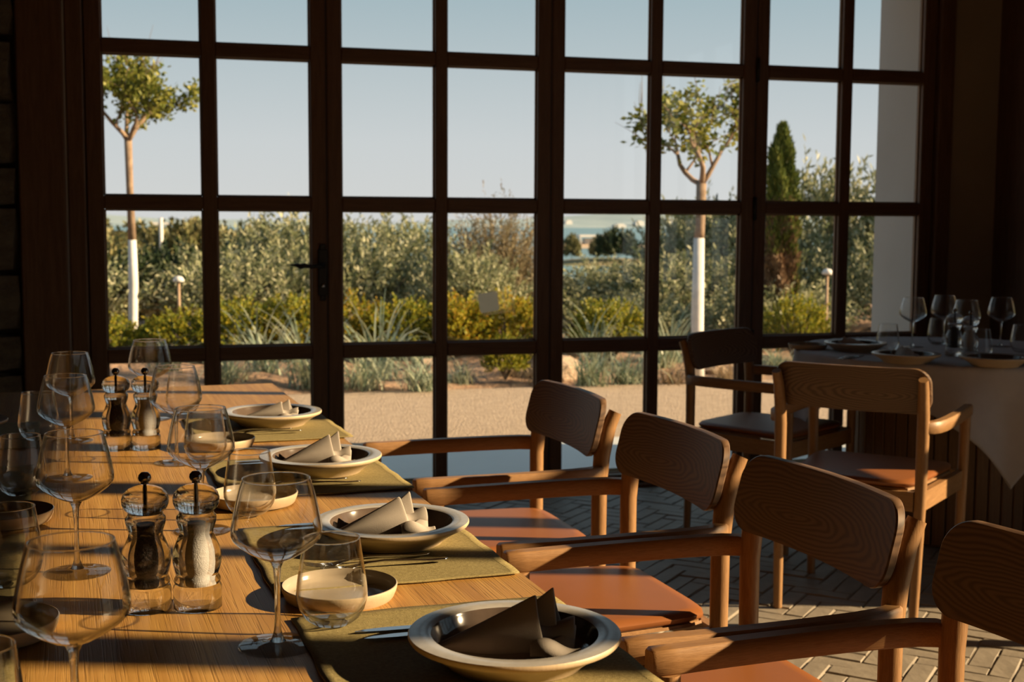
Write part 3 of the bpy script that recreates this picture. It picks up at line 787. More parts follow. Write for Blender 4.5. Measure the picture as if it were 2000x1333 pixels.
MT = TZ+.0035     # top of a placemat
pl = make_plate(); plt_ = tree_of(pl, list(bpy.data.objects))
plates = [(.420, 1.465), (.384, 2.082), (.350, 2.716), (.310, 3.383)]
plab = ['dark-glazed stoneware plate with pale rim, nearest the camera', 'stoneware plate with pale rim and folded napkin, second from the camera', 'stoneware plate, third from the camera, in the sun', 'stoneware plate at the window end of the long table']
for i, (x, y) in enumerate(plates):
    if i == 0: pl.location = (x, y, MT); pl['label'] = plab[0]; pl['group'] = 'stoneware plates on the long table'
    else: copy_tree(pl, (x, y, MT), .7*i, plab[i], 'stoneware plates on the long table', tree=plt_)
copy_tree(pl, (-.462, 3.40, MT), .4, 'dark-shaded plate cut off by the left edge of the picture', 'stoneware plates on the long table', tree=plt_)
for i in range(4):
    n_ = make_napkin(i); n_.location = (plates[i][0]+(-.005, -.012, -.008, 0)[i], plates[i][1]+(-.004, .0, .0, .005)[i], MT+.0100)
    n_.rotation_euler = (0, 0, math.radians((-17, 0, -4, -8)[i])); n_.scale = ((1.12, 1.1, 1.02), (1.05, 1.05, 1.0), (1.05, 1, .95), (1, .95, .75))[i]
    tag(n_, ['dark-looking folded linen napkin with two peaks on the nearest plate', 'folded taupe napkin on the second plate from the camera', 'pleated taupe napkin on the third plate from the camera', 'low folded napkin on the farthest plate'][i], 'napkin', 'taupe napkins on the plates')
ds = make_dish(); dst = tree_of(ds, list(bpy.data.objects))
dl = [(.256, 1.792, 'small cream-glazed dish behind the nearest tumbler'), (.188, 2.434, 'small side dish seen behind the second tumbler of the right row'),
      (.161, 3.079, 'small side dish by the third plate'), (-.196, 1.728, 'pale side dish at the left edge behind the nearest wine glass'), (-.244, 2.389, 'dark-shaded side dish beside the left-hand tumblers')]
for i, (x, y, l_) in enumerate(dl):
    if i == 0: ds.location = (x, y, TZ); ds['label'] = l_; ds['group'] = 'side dishes on the long table'
    else: copy_tree(ds, (x, y, TZ+.0035 if x < 0 else TZ+.0035), i*1.1, l_, 'side dishes on the long table', tree=dst)
wg = make_wine(); wgt = tree_of(wg, list(bpy.data.objects))
WL = [((.151, 1.602, TZ), 'empty wine glass standing alone left of the nearest tumbler'), ((-.076, 1.333, TZ), 'largest wine glass, at the lower left, its foot cut off'),
      ((-.107, 2.022, TZ), 'wine glass behind the largest one, left of the near pepper mill'), ((-.161, 2.78, TZ), 'wine glass left of the far pepper mill, third in the left row'),
      ((-.177, 3.255, TZ), 'wine glass at the back of the left row against the dark casing'), ((.086, 2.244, TZ), 'wine glass just right of the far salt mill with a tumbler seen through it'),
      ((.059, 2.901, TZ), 'wine glass in the right row, second from the window'), ((.008, 3.561, TZ), 'wine glass in the right row closest to the window')]
WL2 = [((3.172, 4.881, TZ+.004), 'wine glass on white-clothed table, leftmost there, against the grey pillar'), ((3.406, 4.998, TZ+.004), 'wine glass on white-clothed table, second from the left and farthest back'),
       ((3.291, 4.673, TZ+.004), 'wine glass on white-clothed table standing behind the mills'), ((3.566, 4.817, TZ+.004), 'wine glass on white-clothed table, rightmost there')]
for i, (p, l_) in enumerate(WL+WL2):
    g_ = 'wine glasses on the long table' if i < 8 else 'wine glasses on the round table'
    if i == 0: wg.location = p; wg['label'] = l_; wg['group'] = g_
    else: copy_tree(wg, p, 0, l_, g_, tree=wgt)
tg = make_tumbler(); tgt = tree_of(tg, list(bpy.data.objects))
TL = [((.228, 1.667, MT), 'stemless tumbler in front of the cream dish, nearest in the right row'), ((.174, 2.342, MT), 'stemless tumbler right of the near salt mill'),
      ((.121, 2.91, TZ), 'stemless tumbler seen through the wine glass beside the third plate'), ((.094, 3.655, TZ), 'stemless tumbler at the window end of the right row'),
      ((-.197, 1.968, MT), 'stemless tumbler at the left edge beside the largest wine glass'), ((-.237, 2.624, MT), 'stemless tumbler at the left edge, level with the dark dish'),
      ((-.253, 3.275, MT), 'stemless tumbler at the left, closest to the window'), ((-.166, 1.32, MT), 'stemless tumbler in the lower left corner, only its rim showing')]
TL2 = [((2.969, 4.746, TZ+.004), 'tumbler on white-clothed table, leftmost there'), ((3.354, 4.96, TZ+.004), 'tumbler on white-clothed table below the farthest wine glass'),
       ((3.172, 4.409, TZ+.004), 'tumbler on white-clothed table just right of the salt mill'), ((3.498, 4.583, TZ+.004), 'tumbler on white-clothed table cut by the right edge of the picture')]
for i, (p, l_) in enumerate(TL+TL2):
    g_ = 'tumblers on the long table' if i < 8 else 'tumblers on the round table'
    if i == 0: tg.location = p; tg['label'] = l_; tg['group'] = g_
    else: copy_tree(tg, p, 0, l_, g_, tree=tgt)
pe = make_mill('peppercorns', 'pepper_mill'); pet = tree_of(pe, list(bpy.data.objects))
pe.location = (-.006, 1.804, TZ); pe['label'] = 'clear acrylic pepper mill full of black peppercorns, the nearer one'; pe['group'] = 'clear mills'
copy_tree(pe, (-.070, 3.112, TZ), 0, 'clear pepper mill farther down the long table', 'clear mills', tree=pet)
copy_tree(pe, (3.129, 4.519, TZ+.004), 0, 'pepper mill among the glasses on the white-clothed table', 'clear mills', tree=pet)
sa_ = make_mill('salt', 'salt_mill'); sat = tree_of(sa_, list(bpy.data.objects))
sa_.location = (.061, 1.796, TZ); sa_['label'] = 'clear acrylic mill with white salt, the nearer one'; sa_['group'] = 'clear mills'
copy_tree(sa_, (-.005, 3.103, TZ), 0, 'clear salt mill farther down the long table', 'clear mills', tree=sat)
copy_tree(sa_, (3.108, 4.384, TZ+.004), 0, 'salt mill on the white-clothed table', 'clear mills', tree=sat)
# cutlery: local +Y runs from tip to handle end, so turn +Y to the chairs
kn = make_knife(); knt = tree_of(kn, list(bpy.data.objects)); fk = make_fork(); fkt = tree_of(fk, list(bpy.data.objects))
firstk = [True, True]
def lay(kind, x, y, z_, rz, label, group):
    k = 0 if kind == 'k' else 1
    src, tr_ = ((kn, knt), (fk, fkt))[k]
    if firstk[k]:
        firstk[k] = False; src.location = (x, y, z_); src.rotation_euler = (0, 0, rz); src['label'] = label; src['group'] = group; return
    copy_tree(src, (x, y, z_), rz, label, group, tree=tr_)
E = -PI/2
names = ['nearest', 'second', 'third', 'farthest']
for i in range(4):
    x, y = plates[i]
    for k in range(2):
        lay('k', x-(.170, .163)[k]+(.03 if k else .0)*0, y+(.150, .120)[k]-.006*i, MT, E+.04*(k-.5), 'steel knife beside the %s plate, %s of its pair' % (names[i], ('window side', 'plate side')[k]), 'knives on the long table')
        if i: lay('f', x-.160+.02*k, y-(.135, .158)[k], MT+.0005, E+(.09, .02)[k], 'steel fork beside the %s plate, %s of its pair' % (names[i], ('plate side', 'camera side')[k]), 'forks on the long table')
lay('f', -.46, 3.22, MT, -E, 'steel fork near the left edge of the picture beside the dark-shaded plate', 'forks on the long table')

# ================================================================== ROUND TABLE
RC = Vector((3.27, 4.72, 0)); RR = .65
rtb = empty('round_table', RC, 0, 'round table with slatted drum base under a white cloth', 'table')
q = MB(); q.lathe([(0, TZ-.03), (RR-.01, TZ-.03), (RR-.005, TZ-.025), (RR-.005, TZ-.002), (RR-.01, TZ), (0, TZ)], 64); q.obj('tabletop', M['base_wood'], rtb, 40)
q = MB(); q.lathe([(0, .0), (.40, .0), (.40, TZ-.035), (0, TZ-.035)], 48); q.obj('core', M['base_wood'], rtb, 40)
sm = MB(); sm.cbox(-.024, .024, -.012, .012, .01, TZ-.04, .003); s0 = None
for k in range(50):
    an = 2*PI*k/50
    if s0 is None: s0 = sm.obj('slat', M['base_wood'], rtb, False); o = s0
    else: o = s0.copy(); COL.objects.link(o); o.parent = rtb
    o.location = (.412*math.cos(an), .412*math.sin(an), 0); o.rotation_euler = (0, 0, an+PI/2)
# square cloth with hanging corners
HC = .70+.0
def cloth_pt(u, v_):
    # u,v in [-1,1] over a square of half side .92
    ang0 = math.radians(30); S = .80
    x, y = u*S, v_*S; rr = math.hypot(x, y); an = math.atan2(y, x)
    if rr <= RR: X, Y, Z = x, y, 0
    else:
        over = rr-RR
        e = min(over, .012); drop = max(0, over-.006)
        fold = math.sin(an*9+.7)*.5+math.sin(an*17+2)*.25
        rad = RR+.006+.05*min(1, drop/.22)*fold*ss(drop/.12)+.02*ss(drop/.3)
        X, Y, Z = rad*math.cos(an), rad*math.sin(an), -drop*.97
    c_, s_ = math.cos(ang0), math.sin(ang0)
    return (RC.x+X*c_-Y*s_, RC.y+X*s_+Y*c_, TZ+.0025+Z)
q = MB(); q.grid(lambda u, v_: cloth_pt(2*u-1, 2*v_-1), 110, 110)
o = q.obj('tablecloth', M['cloth']); mod_solid(o, .0015)
tag(o, 'white square tablecloth hanging in pointed corners over the round table', 'tablecloth')
ZC = TZ+.0035
copy_tree(pl, (2.80, 4.345, ZC), 1, 'stoneware plate at the near edge of the white-clothed table', 'plates on the round table', tree=plt_)
copy_tree(pl, (2.85, 4.80, ZC), 2, 'stoneware plate with napkin at the left of the white-clothed table', 'plates on the round table', tree=plt_)
copy_tree(pl, (3.06, 4.10+.06, ZC), 2, 'stoneware plate on the white-clothed table nearest the camera, at the right', 'plates on the round table', tree=plt_)
for p, rz, l_ in (((2.80, 4.345), .9, 'napkin on the near-edge plate of the white-clothed table'), ((2.85, 4.80), 2.4, 'dark shaded napkin on the left plate of the white-clothed table')):
    n_ = make_napkin(9); n_.location = (p[0], p[1], ZC+.010); n_.rotation_euler = (0, 0, rz); n_.scale = (1, 1, .7); tag(n_, l_, 'napkin', 'napkins on the round table')
lay('k', 2.77, 4.60, ZC, 2.2, 'shiny knife between two plates on the white-clothed table', 'knives on the round table')
lay('f', 2.73, 4.58, ZC+.0005, 2.2, 'fork beside the shiny knife on the white-clothed table', 'forks on the round table')
for (x, y, l_) in ((2.70, 4.93, 'small dish at the left end of the white-clothed table'), (3.22, 4.28, 'small dish beside the right-hand plate on the white-clothed table')):
    copy_tree(ds, (x, y, ZC), 0, l_, 'small dishes on the round table', tree=dst)

# ================================================================== GROUNDS
def gh(x, y):
    if y < 24: return -.02
    k = min(1, (y-24)/66)
    if x > 2+ (y-24)*.055: lim = -7
    else: lim = -2.6
    if lim > -3 and y > 90: return lim+.4*math.sin(x*.05+y*.02)
    return -.02+(lim+.02)*k
ys = [-12, -6, 0, 6, 9.2, 9.8, 12, 16, 20, 24, 30, 36, 45, 55, 70, 90, 120, 160, 220, 300, 400]
q = MB(); vs = []; xs = [-160, -100, -60, -35, -20, -10, -4, 0, 2, 3, 4, 5, 6, 8, 10, 14, 20, 30, 45, 70, 110, 180, 260]
for y in ys:
    for x in xs: vs.append((x, y, gh(x, y)-.03))
nx = len(xs); q.add(vs, [(j*nx+i, j*nx+i+1, (j+1)*nx+i+1, (j+1)*nx+i) for j in range(len(ys)-1) for i in range(nx-1)])
tag(q.obj('terrain', M['land']), kind='structure')
q = MB(); q.box(-9, 12, FY+.47, 7.28, -.04, -.008); tag(q.obj('terrace', M['concrete'], None, False), kind='structure')
q = MB(); q.box(-9, 14, 7.28, 9.75, -.055, -.018); tag(q.obj('sand_path', M['sand'], None, False), kind='structure')
def soil(u, v_):
    x = -9+u*26; y = 9.35+.25*math.sin(u*30)+v_*9; e = ss(v_*8)
    return (x, y, -.055+.06*e+.03*e*math.sin(x*3.1+y*2.3)*math.cos(y*4.1)+.02*e*math.sin(x*9))
q = MB(); q.grid(soil, 160, 50); tag(q.obj('planting_bed', M['soil']), kind='structure')
q = MB(); q.grid(lambda u, v_: (-900+u*2600, 85+v_*1450, -5), 2, 2); tag(q.obj('sea', M['sea'], None, False), kind='structure')
# sand spit and far shore
q = MB(); q.grid(lambda u, v_: (92+u*30+v_*6, 296+v_*40+6*math.sin(u*5), -5.4+1.9*math.sin(PI*v_)*math.sin(PI*min(1, u+.0))**.5+.0), 40, 8); tag(q.obj('sand_spit', M['spit']), kind='structure')
q = MB(); q.grid(lambda u, v_: (56+u*26, 176+v_*26, -5.3+1.2*math.sin(PI*u)*math.sin(PI*v_)), 16, 8); tag(q.obj('islet', M['land']), kind='structure')
def shore(u, v_):
    x = -700+u*2600
    hgt = 9+5*math.sin(u*11+1)+4*math.sin(u*23+2)+2*math.sin(u*61)
    return (x, 1480+v_*420, -5.5+max(2, hgt+3)*math.sin(PI*.5*min(1, v_*1.2)))
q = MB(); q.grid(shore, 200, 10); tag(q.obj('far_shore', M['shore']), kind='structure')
SB = [(560, 26), (600, 20), (655, 18), (705, 30), (748, 20), (875, 25), (925, 34), (520, 16)]
BLB = ['tiny pale building across the water, left of the lone dark tree', 'tiny pale building across the water just above the lone dark tree', 'tiny pale building across the water, just right of the lone dark tree', 'wider pale building across the water near the right-hand muntin', 'tiny pale building across the water right of that muntin', 'tiny pale building far right across the water beside the white trunk', 'long pale building far right across the water', 'smallest pale building across the water near the middle seam']
for i, (x, wd) in enumerate(SB):
    y = 1500+(i*37) % 90; u = (x+700)/2600
    zb = shore(u, (y-1480)/420)[2]
    q = MB(); hh = 2.2+((i*13) % 5)*.5; wd *= .55; q.box(-wd/2, wd/2, -6, 6, -2, hh); q.box(-wd/4, wd/3, -5, 5, hh, hh+1.2)
    o = q.obj('building', M['white_far'], None, False, (x, y, zb+1)); tag(o, BLB[i], 'building', 'pale buildings on the far shore')
q = MB(); q.box(-3.5, 3.5, -3, 3, 1.9, 2.4); 
for x in (-3.2, 3.2):
    for y in (-2.7, 2.7): q.box(x-.15, x+.15, y-.15, y+.15, 0, 1.9)
q.box(-1.4, 1.2, -1, 1, 0, 1.5)
tag(q.obj('pavilion', M['white_far'], None, False, (108.5, 312, -4.2)), 'small white pavilion on the sand spit across the water', 'pavilion')
q = MB(); q.box(-3, 3, -1, 1, 0, 1.4); q.box(-2.4, 1, -.8, .8, 1.4, 2)
tag(q.obj('beach_hut', M['blue'], None, False, (99.5, 310, -4.4)), 'tiny blue beach hut at the left of the sand spit', 'hut')

# ================================================================== PLANTS
def np_obj(name, V, F, material, parent=None, kind=None):
    me = bpy.data.meshes.new(name); V = np.asarray(V, np.float32).reshape(-1, 3); F = np.asarray(F, np.int32)
    nf, k = F.shape
    me.vertices.add(len(V)); me.vertices.foreach_set('co', V.ravel())
    me.loops.add(nf*k); me.loops.foreach_set('vertex_index', F.ravel())
    me.polygons.add(nf); me.polygons.foreach_set('loop_start', np.arange(0, nf*k, k, dtype=np.int32)); 
    me.update(calc_edges=True); me.validate(); me.materials.append(material)
    o = bpy.data.objects.new(name, me); COL.objects.link(o)
    if parent: o.parent = parent
    if kind: o['kind'] = kind
    return o
def unit(a_): return a_/np.maximum(np.linalg.norm(a_, axis=1, keepdims=True), 1e-9)
def leaves(P, D, L, W_, rng, fold=.0):
    """P bases, D directions, diamond leaf of length L, width W_"""
    n = len(P); D = unit(D); side = unit(np.cross(D, unit(rng.normal(size=(n, 3)))))
    L = np.broadcast_to(np.asarray(L, float).reshape(-1, 1), (n, 1)); W_ = np.broadcast_to(np.asarray(W_, float).reshape(-1, 1), (n, 1))
    V = np.stack([P, P+D*L*.5+side*W_*.5, P+D*L, P+D*L*.5-side*W_*.5], 1)
    F = np.arange(n*4).reshape(n, 4); return V.reshape(-1, 3), F
def shoots(rng, n, rx, ry, rz, lo, hi, per, lL, lW, updir=.7, core=.55, droop=0, zc=None):
    """leafy shoots that start inside an ellipsoid and grow outwards"""
    d = unit(rng.normal(size=(n, 3))); d[:, 2] = np.abs(d[:, 2])*1.0-.25
    d = unit(d); R = np.array([rx, ry, rz]); base = d*R*rng.uniform(core, .95, (n, 1))
    base[:, 2] += (zc if zc is not None else rz*.55)
    g_ = unit(d*np.array([1, 1, .6])+np.array([0, 0, updir])+rng.normal(size=(n, 3))*.22)
    Ls = rng.uniform(lo, hi, (n, 1)); tt = np.linspace(.05, 1, per)
    P = base[:, None, :]+g_[:, None, :]*Ls[:, None, :]*tt[None, :, None]
    P[:, :, 2] -= droop*(tt[None, :]**2)*Ls
    D = g_[:, None, :]*.75+rng.normal(size=(n, per, 3))*.55
    P = P.reshape(-1, 3); D = D.reshape(-1, 3); P[:, 2] = np.maximum(P[:, 2], .02)
    return leaves(P, D, rng.uniform(.7, 1.2, len(P))*lL, rng.uniform(.7, 1.2, len(P))*lW, rng)
def stems_mb(rng, n, rx, ry, rz, r0=.02):
    q = MB()
    for i in range(n):
        an = 2*PI*i/n+rng.uniform(-.3, .3); e = rng.uniform(.4, .8)
        q.tube([(0, 0, 0), (rx*.25*math.cos(an), ry*.25*math.sin(an), rz*.4), (rx*e*math.cos(an), ry*e*math.sin(an), rz*rng.uniform(.8, 1.2))], [r0, r0*.7, r0*.3], 6)
    return q
PROTO = {}
def bush(name, key, params, material, loc, rz, scale, label, cat, group):
    """name: object name; key: which shared mesh; params used only the first time"""
    r = empty(name, loc, rz, label, cat, group); r.scale = scale
    if key not in PROTO:
        rng = np.random.RandomState(hash_(key)); V, F = shoots(rng, **params)
        a_ = np_obj('leaves', V, F, material, r, 'stuff'); b_ = stems_mb(rng, 7, params['rx'], params['ry'], params['rz']).obj('stems', M['twig'], r)
        PROTO[key] = (a_.data, b_.data)
    else:
        for nm, me in zip(('leaves', 'stems'), PROTO[key]):
            o = bpy.data.objects.new(nm, me); COL.objects.link(o); o.parent = r
            if nm == 'leaves': o['kind'] = 'stuff'
    return r
def hash_(s_): return sum(ord(c)*(i+7) for i, c in enumerate(s_)) % 10007
OL = dict(n=520, rx=.95, ry=.8, rz=.62, lo=.22, hi=.5, per=20, lL=.085, lW=.026, updir=.9)
OL2 = dict(n=520, rx=.8, ry=.8, rz=.8, lo=.2, hi=.5, per=20, lL=.085, lW=.025, updir=1.0)
def olive(i, x, y, s, sz, label, key='oliveA'):
    bush('olive_bush', key, OL if key == 'oliveA' else OL2, M['leaf_olive'], (x, y, -.05), i*1.3, (s, s, sz), label, 'bush', 'silvery olive bushes beyond the hedge')
olives = [(1.15, 15.0, 1.0, .86, 'silvery olive bush behind the hedge, first right of the left door bar'), (1.9, 16.3, 1.15, 1.02, 'silvery olive bush behind the left part of the hedge, half covered by the door handle', 'oliveB'),
          (2.45, 15.2, 1.0, .95, 'silvery olive bush straight behind the golden hedge'), (3.05, 16.2, 1.1, .98, 'silvery olive bush left of the middle door bar', 'oliveB'), (3.65, 15.2, .85, .72, 'lower olive bush left of the brown shrub'),
          (3.45, 13.9, .7, .72, 'small olive bush in front of the brown shrub', 'oliveB'), (4.75, 14.6, .8, .50, 'low olive bush below the pond'), (5.45, 14.8, .9, .62, 'low olive bush under the lone dark tree', 'oliveB'),
          (6.15, 14.3, 1.0, .82, 'olive bush left of the right-hand white trunk'), (7.0, 15.6, 1.1, 1.15, 'olive bush behind the right-hand white trunk', 'oliveB'), (7.4, 14.2, .95, 1.05, 'olive bush left of the cypress'),
          (8.35, 15.2, 1.2, 1.50, 'tall olive bush right of the cypress', 'oliveB'), (8.35, 12.9, .9, 1.05, 'olive bush right of the cypress in front of a taller one'), (9.4, 14.0, 1.3, 1.55, 'tall olive bush beside the grey pillar', 'oliveB'),
          (9.0, 11.8, .9, .95, 'olive bush at the foot of the grey pillar'), (-.7, 15.2, 1.1, .8, 'olive bush left of the left-hand tree'), (5.0, 12.7, .6, .5, 'small olive bush behind the round yellow-green bush'), (6.3, 12.3, .8, .62, 'dim olive bush behind the right-hand trunk, low')]
for i, a_ in enumerate(olives): olive(i, *a_)
HG = dict(n=520, rx=.50, ry=.34, rz=.36, lo=.06, hi=.16, per=22, lL=.030, lW=.022, updir=.6, core=.5)
hedges = [(.35, 12.3, .9, .8, 'H'), (.85, 12.35, 1.05, .95, 'H'), (1.35, 12.25, 1.0, 1.0, 'H'), (1.85, 12.15, 1.0, 1.0, 'G'), (2.35, 12.0, .95, .95, 'H'), (2.85, 11.95, 1.0, 1.0, 'G'), (3.30, 11.85, .95, 1.02, 'G'), (-.4, 12.5, 1, .7, 'H')]
hl = ['clipped green hedge bush right of the short garden post', 'clipped green hedge bush under the first olive bush', 'green hedge bush left of the door handle', 'golden hedge bush just right of the door handle', 'green hedge bush left of the second muntin of the middle door',
      'golden-orange hedge bush behind the pale sticker', 'golden hedge bush right of the pale sticker', 'low green hedge bush behind the left-hand trunk']
for i, (x, y, s, sz, k) in enumerate(hedges):
    bush('hedge_bush', 'hedge'+k, HG, M['leaf_hedge'] if k == 'H' else M['leaf_gold'], (x, y, -.02), i*.9, (s, s, sz*1.0), hl[i], 'bush', 'clipped hedge bushes')
bush('round_bush', 'hedgeR', HG, M['leaf_hedge'], (4.15, 11.3, 0), 2.0, (.85, .95, .95), 'round yellow-green bush left of the right-hand muntin', 'bush', None)
bush('yellow_bush', 'hedgeH', HG, M['leaf_hedge'], (5.85, 10.9, 0), 2.7, (.7, .8, 1.0), 'small yellow-green bush at the foot of the cypress', 'bush', None)
bush('leafy_plant', 'hedgeH', HG, M['leaf_hedge'], (2.82, 10.15, 0), .7, (.45, .45, .62), 'small dark green bush on the bare soil', 'bush', None)
# brownish airy shrub, dark carob mass, trees farther out
BR = dict(n=1100, rx=.62, ry=.6, rz=.85, lo=.2, hi=.5, per=22, lL=.055, lW=.016, updir=.9, core=.15)
bush('tamarisk', 'tamarisk', BR, M['leaf_brown'], (3.98, 14.7, 0), 0, (.85, .9, 1.02), 'tall brownish airy shrub standing above the golden hedge', 'bush', None)
DK = dict(n=900, rx=1.5, ry=1.2, rz=.95, lo=.15, hi=.35, per=14, lL=.11, lW=.07, updir=.5, core=.5)
bush('carob_tree', 'carob', DK, M['leaf_dark'], (.50, 18.0, -.1), 0, (.62, .72, .68), 'dark green carob behind the left-hand tree', 'tree', None)
bush('dark_shrub', 'carob', DK, M['leaf_dark'], (-.05, 15.6, -.1), 1.2, (.40, .40, .66), 'dark low shrub behind the short garden post', 'bush', None)
bush('pine_tree', 'carob', DK, M['leaf_dark'], (8.0, 17.5, -.1), 2.2, (.5, .5, 1.05), 'dark green tree behind the olives left of the cypress', 'tree', None)
bush('holm_oak', 'carob', DK, M['leaf_dark'], (2.0, 21.0, -.1), 2.2, (.9, .6, .76), 'dark green tree showing above the first olive bush', 'tree', None)
MD = dict(n=420, rx=3, ry=2.4, rz=2.0, lo=.5, hi=1.0, per=12, lL=.42, lW=.26, updir=.5, core=.5)
ORD = ['third counted from the left', 'fourth counted from the left', 'fifth counted from the left', 'seventh counted from the left, above the carob', 'eighth counted from the left', 'ninth counted from the left', 'tenth counted from the left', 'left of the limewashed trunk, nearer and lower', 'right of the limewashed trunk, nearer and lower', 'first counted from the left', 'eleventh counted from the left', 'last counted from the left']
far = [(-6.2, 70, .8), (-3.0, 78, .8), (-1.6, 60, .66), (.1, 84, .85), (2.6, 76, .85), (4.0, 88, .9), (5.8, 80, .85), (-1.2, 40, .42), (-.2, 46, .35), (-9, 64, .8), (7.5, 92, .8), (14, 104, .8)]
for i, (x, y, s) in enumerate(far):
    zb = gh(x, y)-.2
    top = {0: 1.6, 1: 1.5, 2: 1.0, 3: 1.4, 4: 1.6, 5: 1.5, 6: 1.2, 7: .9, 8: .5, 9: 1.9, 10: 1.6, 11: 1.2}[i]
    bush('distant_tree', 'fartree', MD, M['leaf_mid'], (x, y, zb), i, (s, s, (top-zb)/3.9), 'distant tree on the slope towards the sea, ' + ORD[i], 'tree', 'distant trees on the left slope')
lone = [(68.3, 184, 1.0, 1.45, 'lone dark tree by the pond seen between two door bars', M['leaf_dark'], 'loneA'), (63.3, 190, .5, 1.15, 'hazy tree at the left of the pond', M['leaf_mid'], 'fartree'), (70.6, 200, .35, .95, 'small tree just left of the lone dark tree', M['leaf_mid'], 'fartree')]
for i, (x, y, s, z_, l_, mt_, k) in enumerate(lone):
    bush('distant_tree', k, MD, mt_, (x, y, -4.6), i, (s, s, z_), l_, 'tree', None)

# pruned trees
def pruned(name, loc, H, spread, crown_h, seed, lean, label, nleaf, forks=2, bare=.3, scl=(1, 1, 1), pf=.54, tk=1.0):
    rng = np.random.RandomState(seed); r = empty(name, loc, 0, label, 'tree', 'pruned trees with limewashed trunks')
    k = 1
    paint = H*pf
    pts = [(0, 0, 0), (lean*.2, 0, H*.18), (lean*.35, 0, H*.34), (lean*.3, 0, paint)]
    q = MB(); q.tube(pts, [.062*tk, .052*tk, .055*tk, .046*tk], 14); q.obj('limewashed_trunk', M['lime'], r)
    q = MB(); q.tube([pts[-1], (lean*.1, 0, H*.78), (0, 0, H)], [.0462*tk, .040*tk, .044*tk], 14); q.obj('trunk', M['bark'], r)
    br = MB(); tips = []
    def grow(p, d, L_, rad, lev):
        p = np.array(p, float); d = np.array(d, float); pts_ = [tuple(p)]; rads = [rad]
        n = 4
        for i in range(n):
            d = d+rng.normal(size=3)*.16; d[2] += .05; d /= np.linalg.norm(d); p = p+d*L_/n; pts_.append(tuple(p)); rads.append(max(.0025, rad*(1-.4*(i+1)/n)))
            if lev >= 2: tips.append((p.copy(), d.copy(), lev))
        br.tube(pts_, rads, 6 if lev < 3 else 4)
        if lev < 4:
            for j in range(3 if lev < 3 else 2):
                s_ = rng.normal(size=3); s_ -= d*s_.dot(d); s_ /= np.linalg.norm(s_)
                nd = d*.8+s_*.60+np.array([0, 0, .22]); nd /= np.linalg.norm(nd)
                grow(pts_[-1] if j < 2 else pts_[2], nd, L_*rng.uniform(.62, .85), rads[-1]*.78, lev+1)
    nf = forks+1 if forks > 2 else 3
    for j in range(nf):
        an = 2*PI*j/nf+.4+seed; d = np.array([math.cos(an)*.75, math.sin(an)*.55, .62]); d /= np.linalg.norm(d)
        grow((0, 0, H-.01), d, spread*.80, .029*tk, 1)
    br.obj('branches', M['bark'], r)
    tips = [t_ for t_ in tips]
    P = []; D = []
    for (p, d, lev) in tips:
        if rng.rand() < bare: continue
        for _ in range(nleaf):
            P.append(p+rng.normal(size=3)*.035); dd = d*.3+rng.normal(size=3); dd[2] -= .3; D.append(dd)
    V, F = leaves(np.array(P), np.array(D), rng.uniform(.04, .065, len(P)), rng.uniform(.026, .042, len(P)), rng)
    np_obj('leaves', V, F, M['leaf_tree'], r, 'stuff')
    # bare whips
    wq = MB()
    for _ in range(26):
        p, d, lev = tips[rng.randint(len(tips))]; e = p+d*rng.uniform(.12, .28)+np.array([0, 0, rng.uniform(.0, .12)])
        wq.tube([tuple(p), tuple((p+e)/2+rng.normal(size=3)*.01), tuple(e)], [.003, .002, .001], 4)
    o = wq.obj('bare_twigs', M['twig'], r); o['kind'] = 'stuff'; r.scale = scl
    return r
pruned('pruned_tree', (-.13, 13.0, -.02), 2.0, .42, .9, 3, .06, 'pruned tree with limewashed trunk in the leftmost door, full yellow-green crown', 11, 3, .25, (.97, 1.0, 1.03), .54, .85)
pruned('pruned_tree', (4.31, 9.67, -.02), 1.62, .40, .8, 8, -.03, 'pruned tree with limewashed trunk and sparse crown in the third door', 7, 2, .38, (1.25, 1.1, 1), .73, .76)

# cypress: a narrow spire, green above and dry below
rng = np.random.RandomState(5); cyp = empty('cypress', (6.28, 12.1, 0), 0, 'narrow cypress with a dry brown lower half', 'tree')
q = MB(); q.tube([(0, 0, 0), (.02, 0, .8), (0, 0, 2.2)], [.05, .035, .008], 8); q.obj('trunk', M['bark'], cyp)
for nm, z0, z1, mt_, n in (('green_sprays', .95, 2.26, M['leaf_cyp'], 9000), ('dry_sprays', .02, 1.5, M['leaf_cypdry'], 8000), ('lower_green_sprays', .1, 1.4, M['leaf_cyp'], 3200)):
    z_ = rng.uniform(z0, z1, n); an = rng.uniform(0, 2*PI, n)
    if nm == 'lower_green_sprays': an = rng.uniform(-.9, .9, n)
    rad = np.interp(z_, [0, .3, 1.0, 1.5, 2.0, 2.3], [.10, .15, .19, .18, .11, .0])*(.85+.22*np.sin(an*5+z_*7)+.1*np.sin(z_*23))*rng.uniform(.55, 1.05, n)**.5
    P = np.stack([rad*np.cos(an), rad*np.sin(an), z_], 1); D = np.stack([np.cos(an)*.35, np.sin(an)*.35, np.ones(n)], 1)+rng.normal(size=(n, 3))*.2
    V, F = leaves(P, D, rng.uniform(.04, .09, n), rng.uniform(.012, .022, n), rng); np_obj(nm, V, F, mt_, cyp, 'stuff')

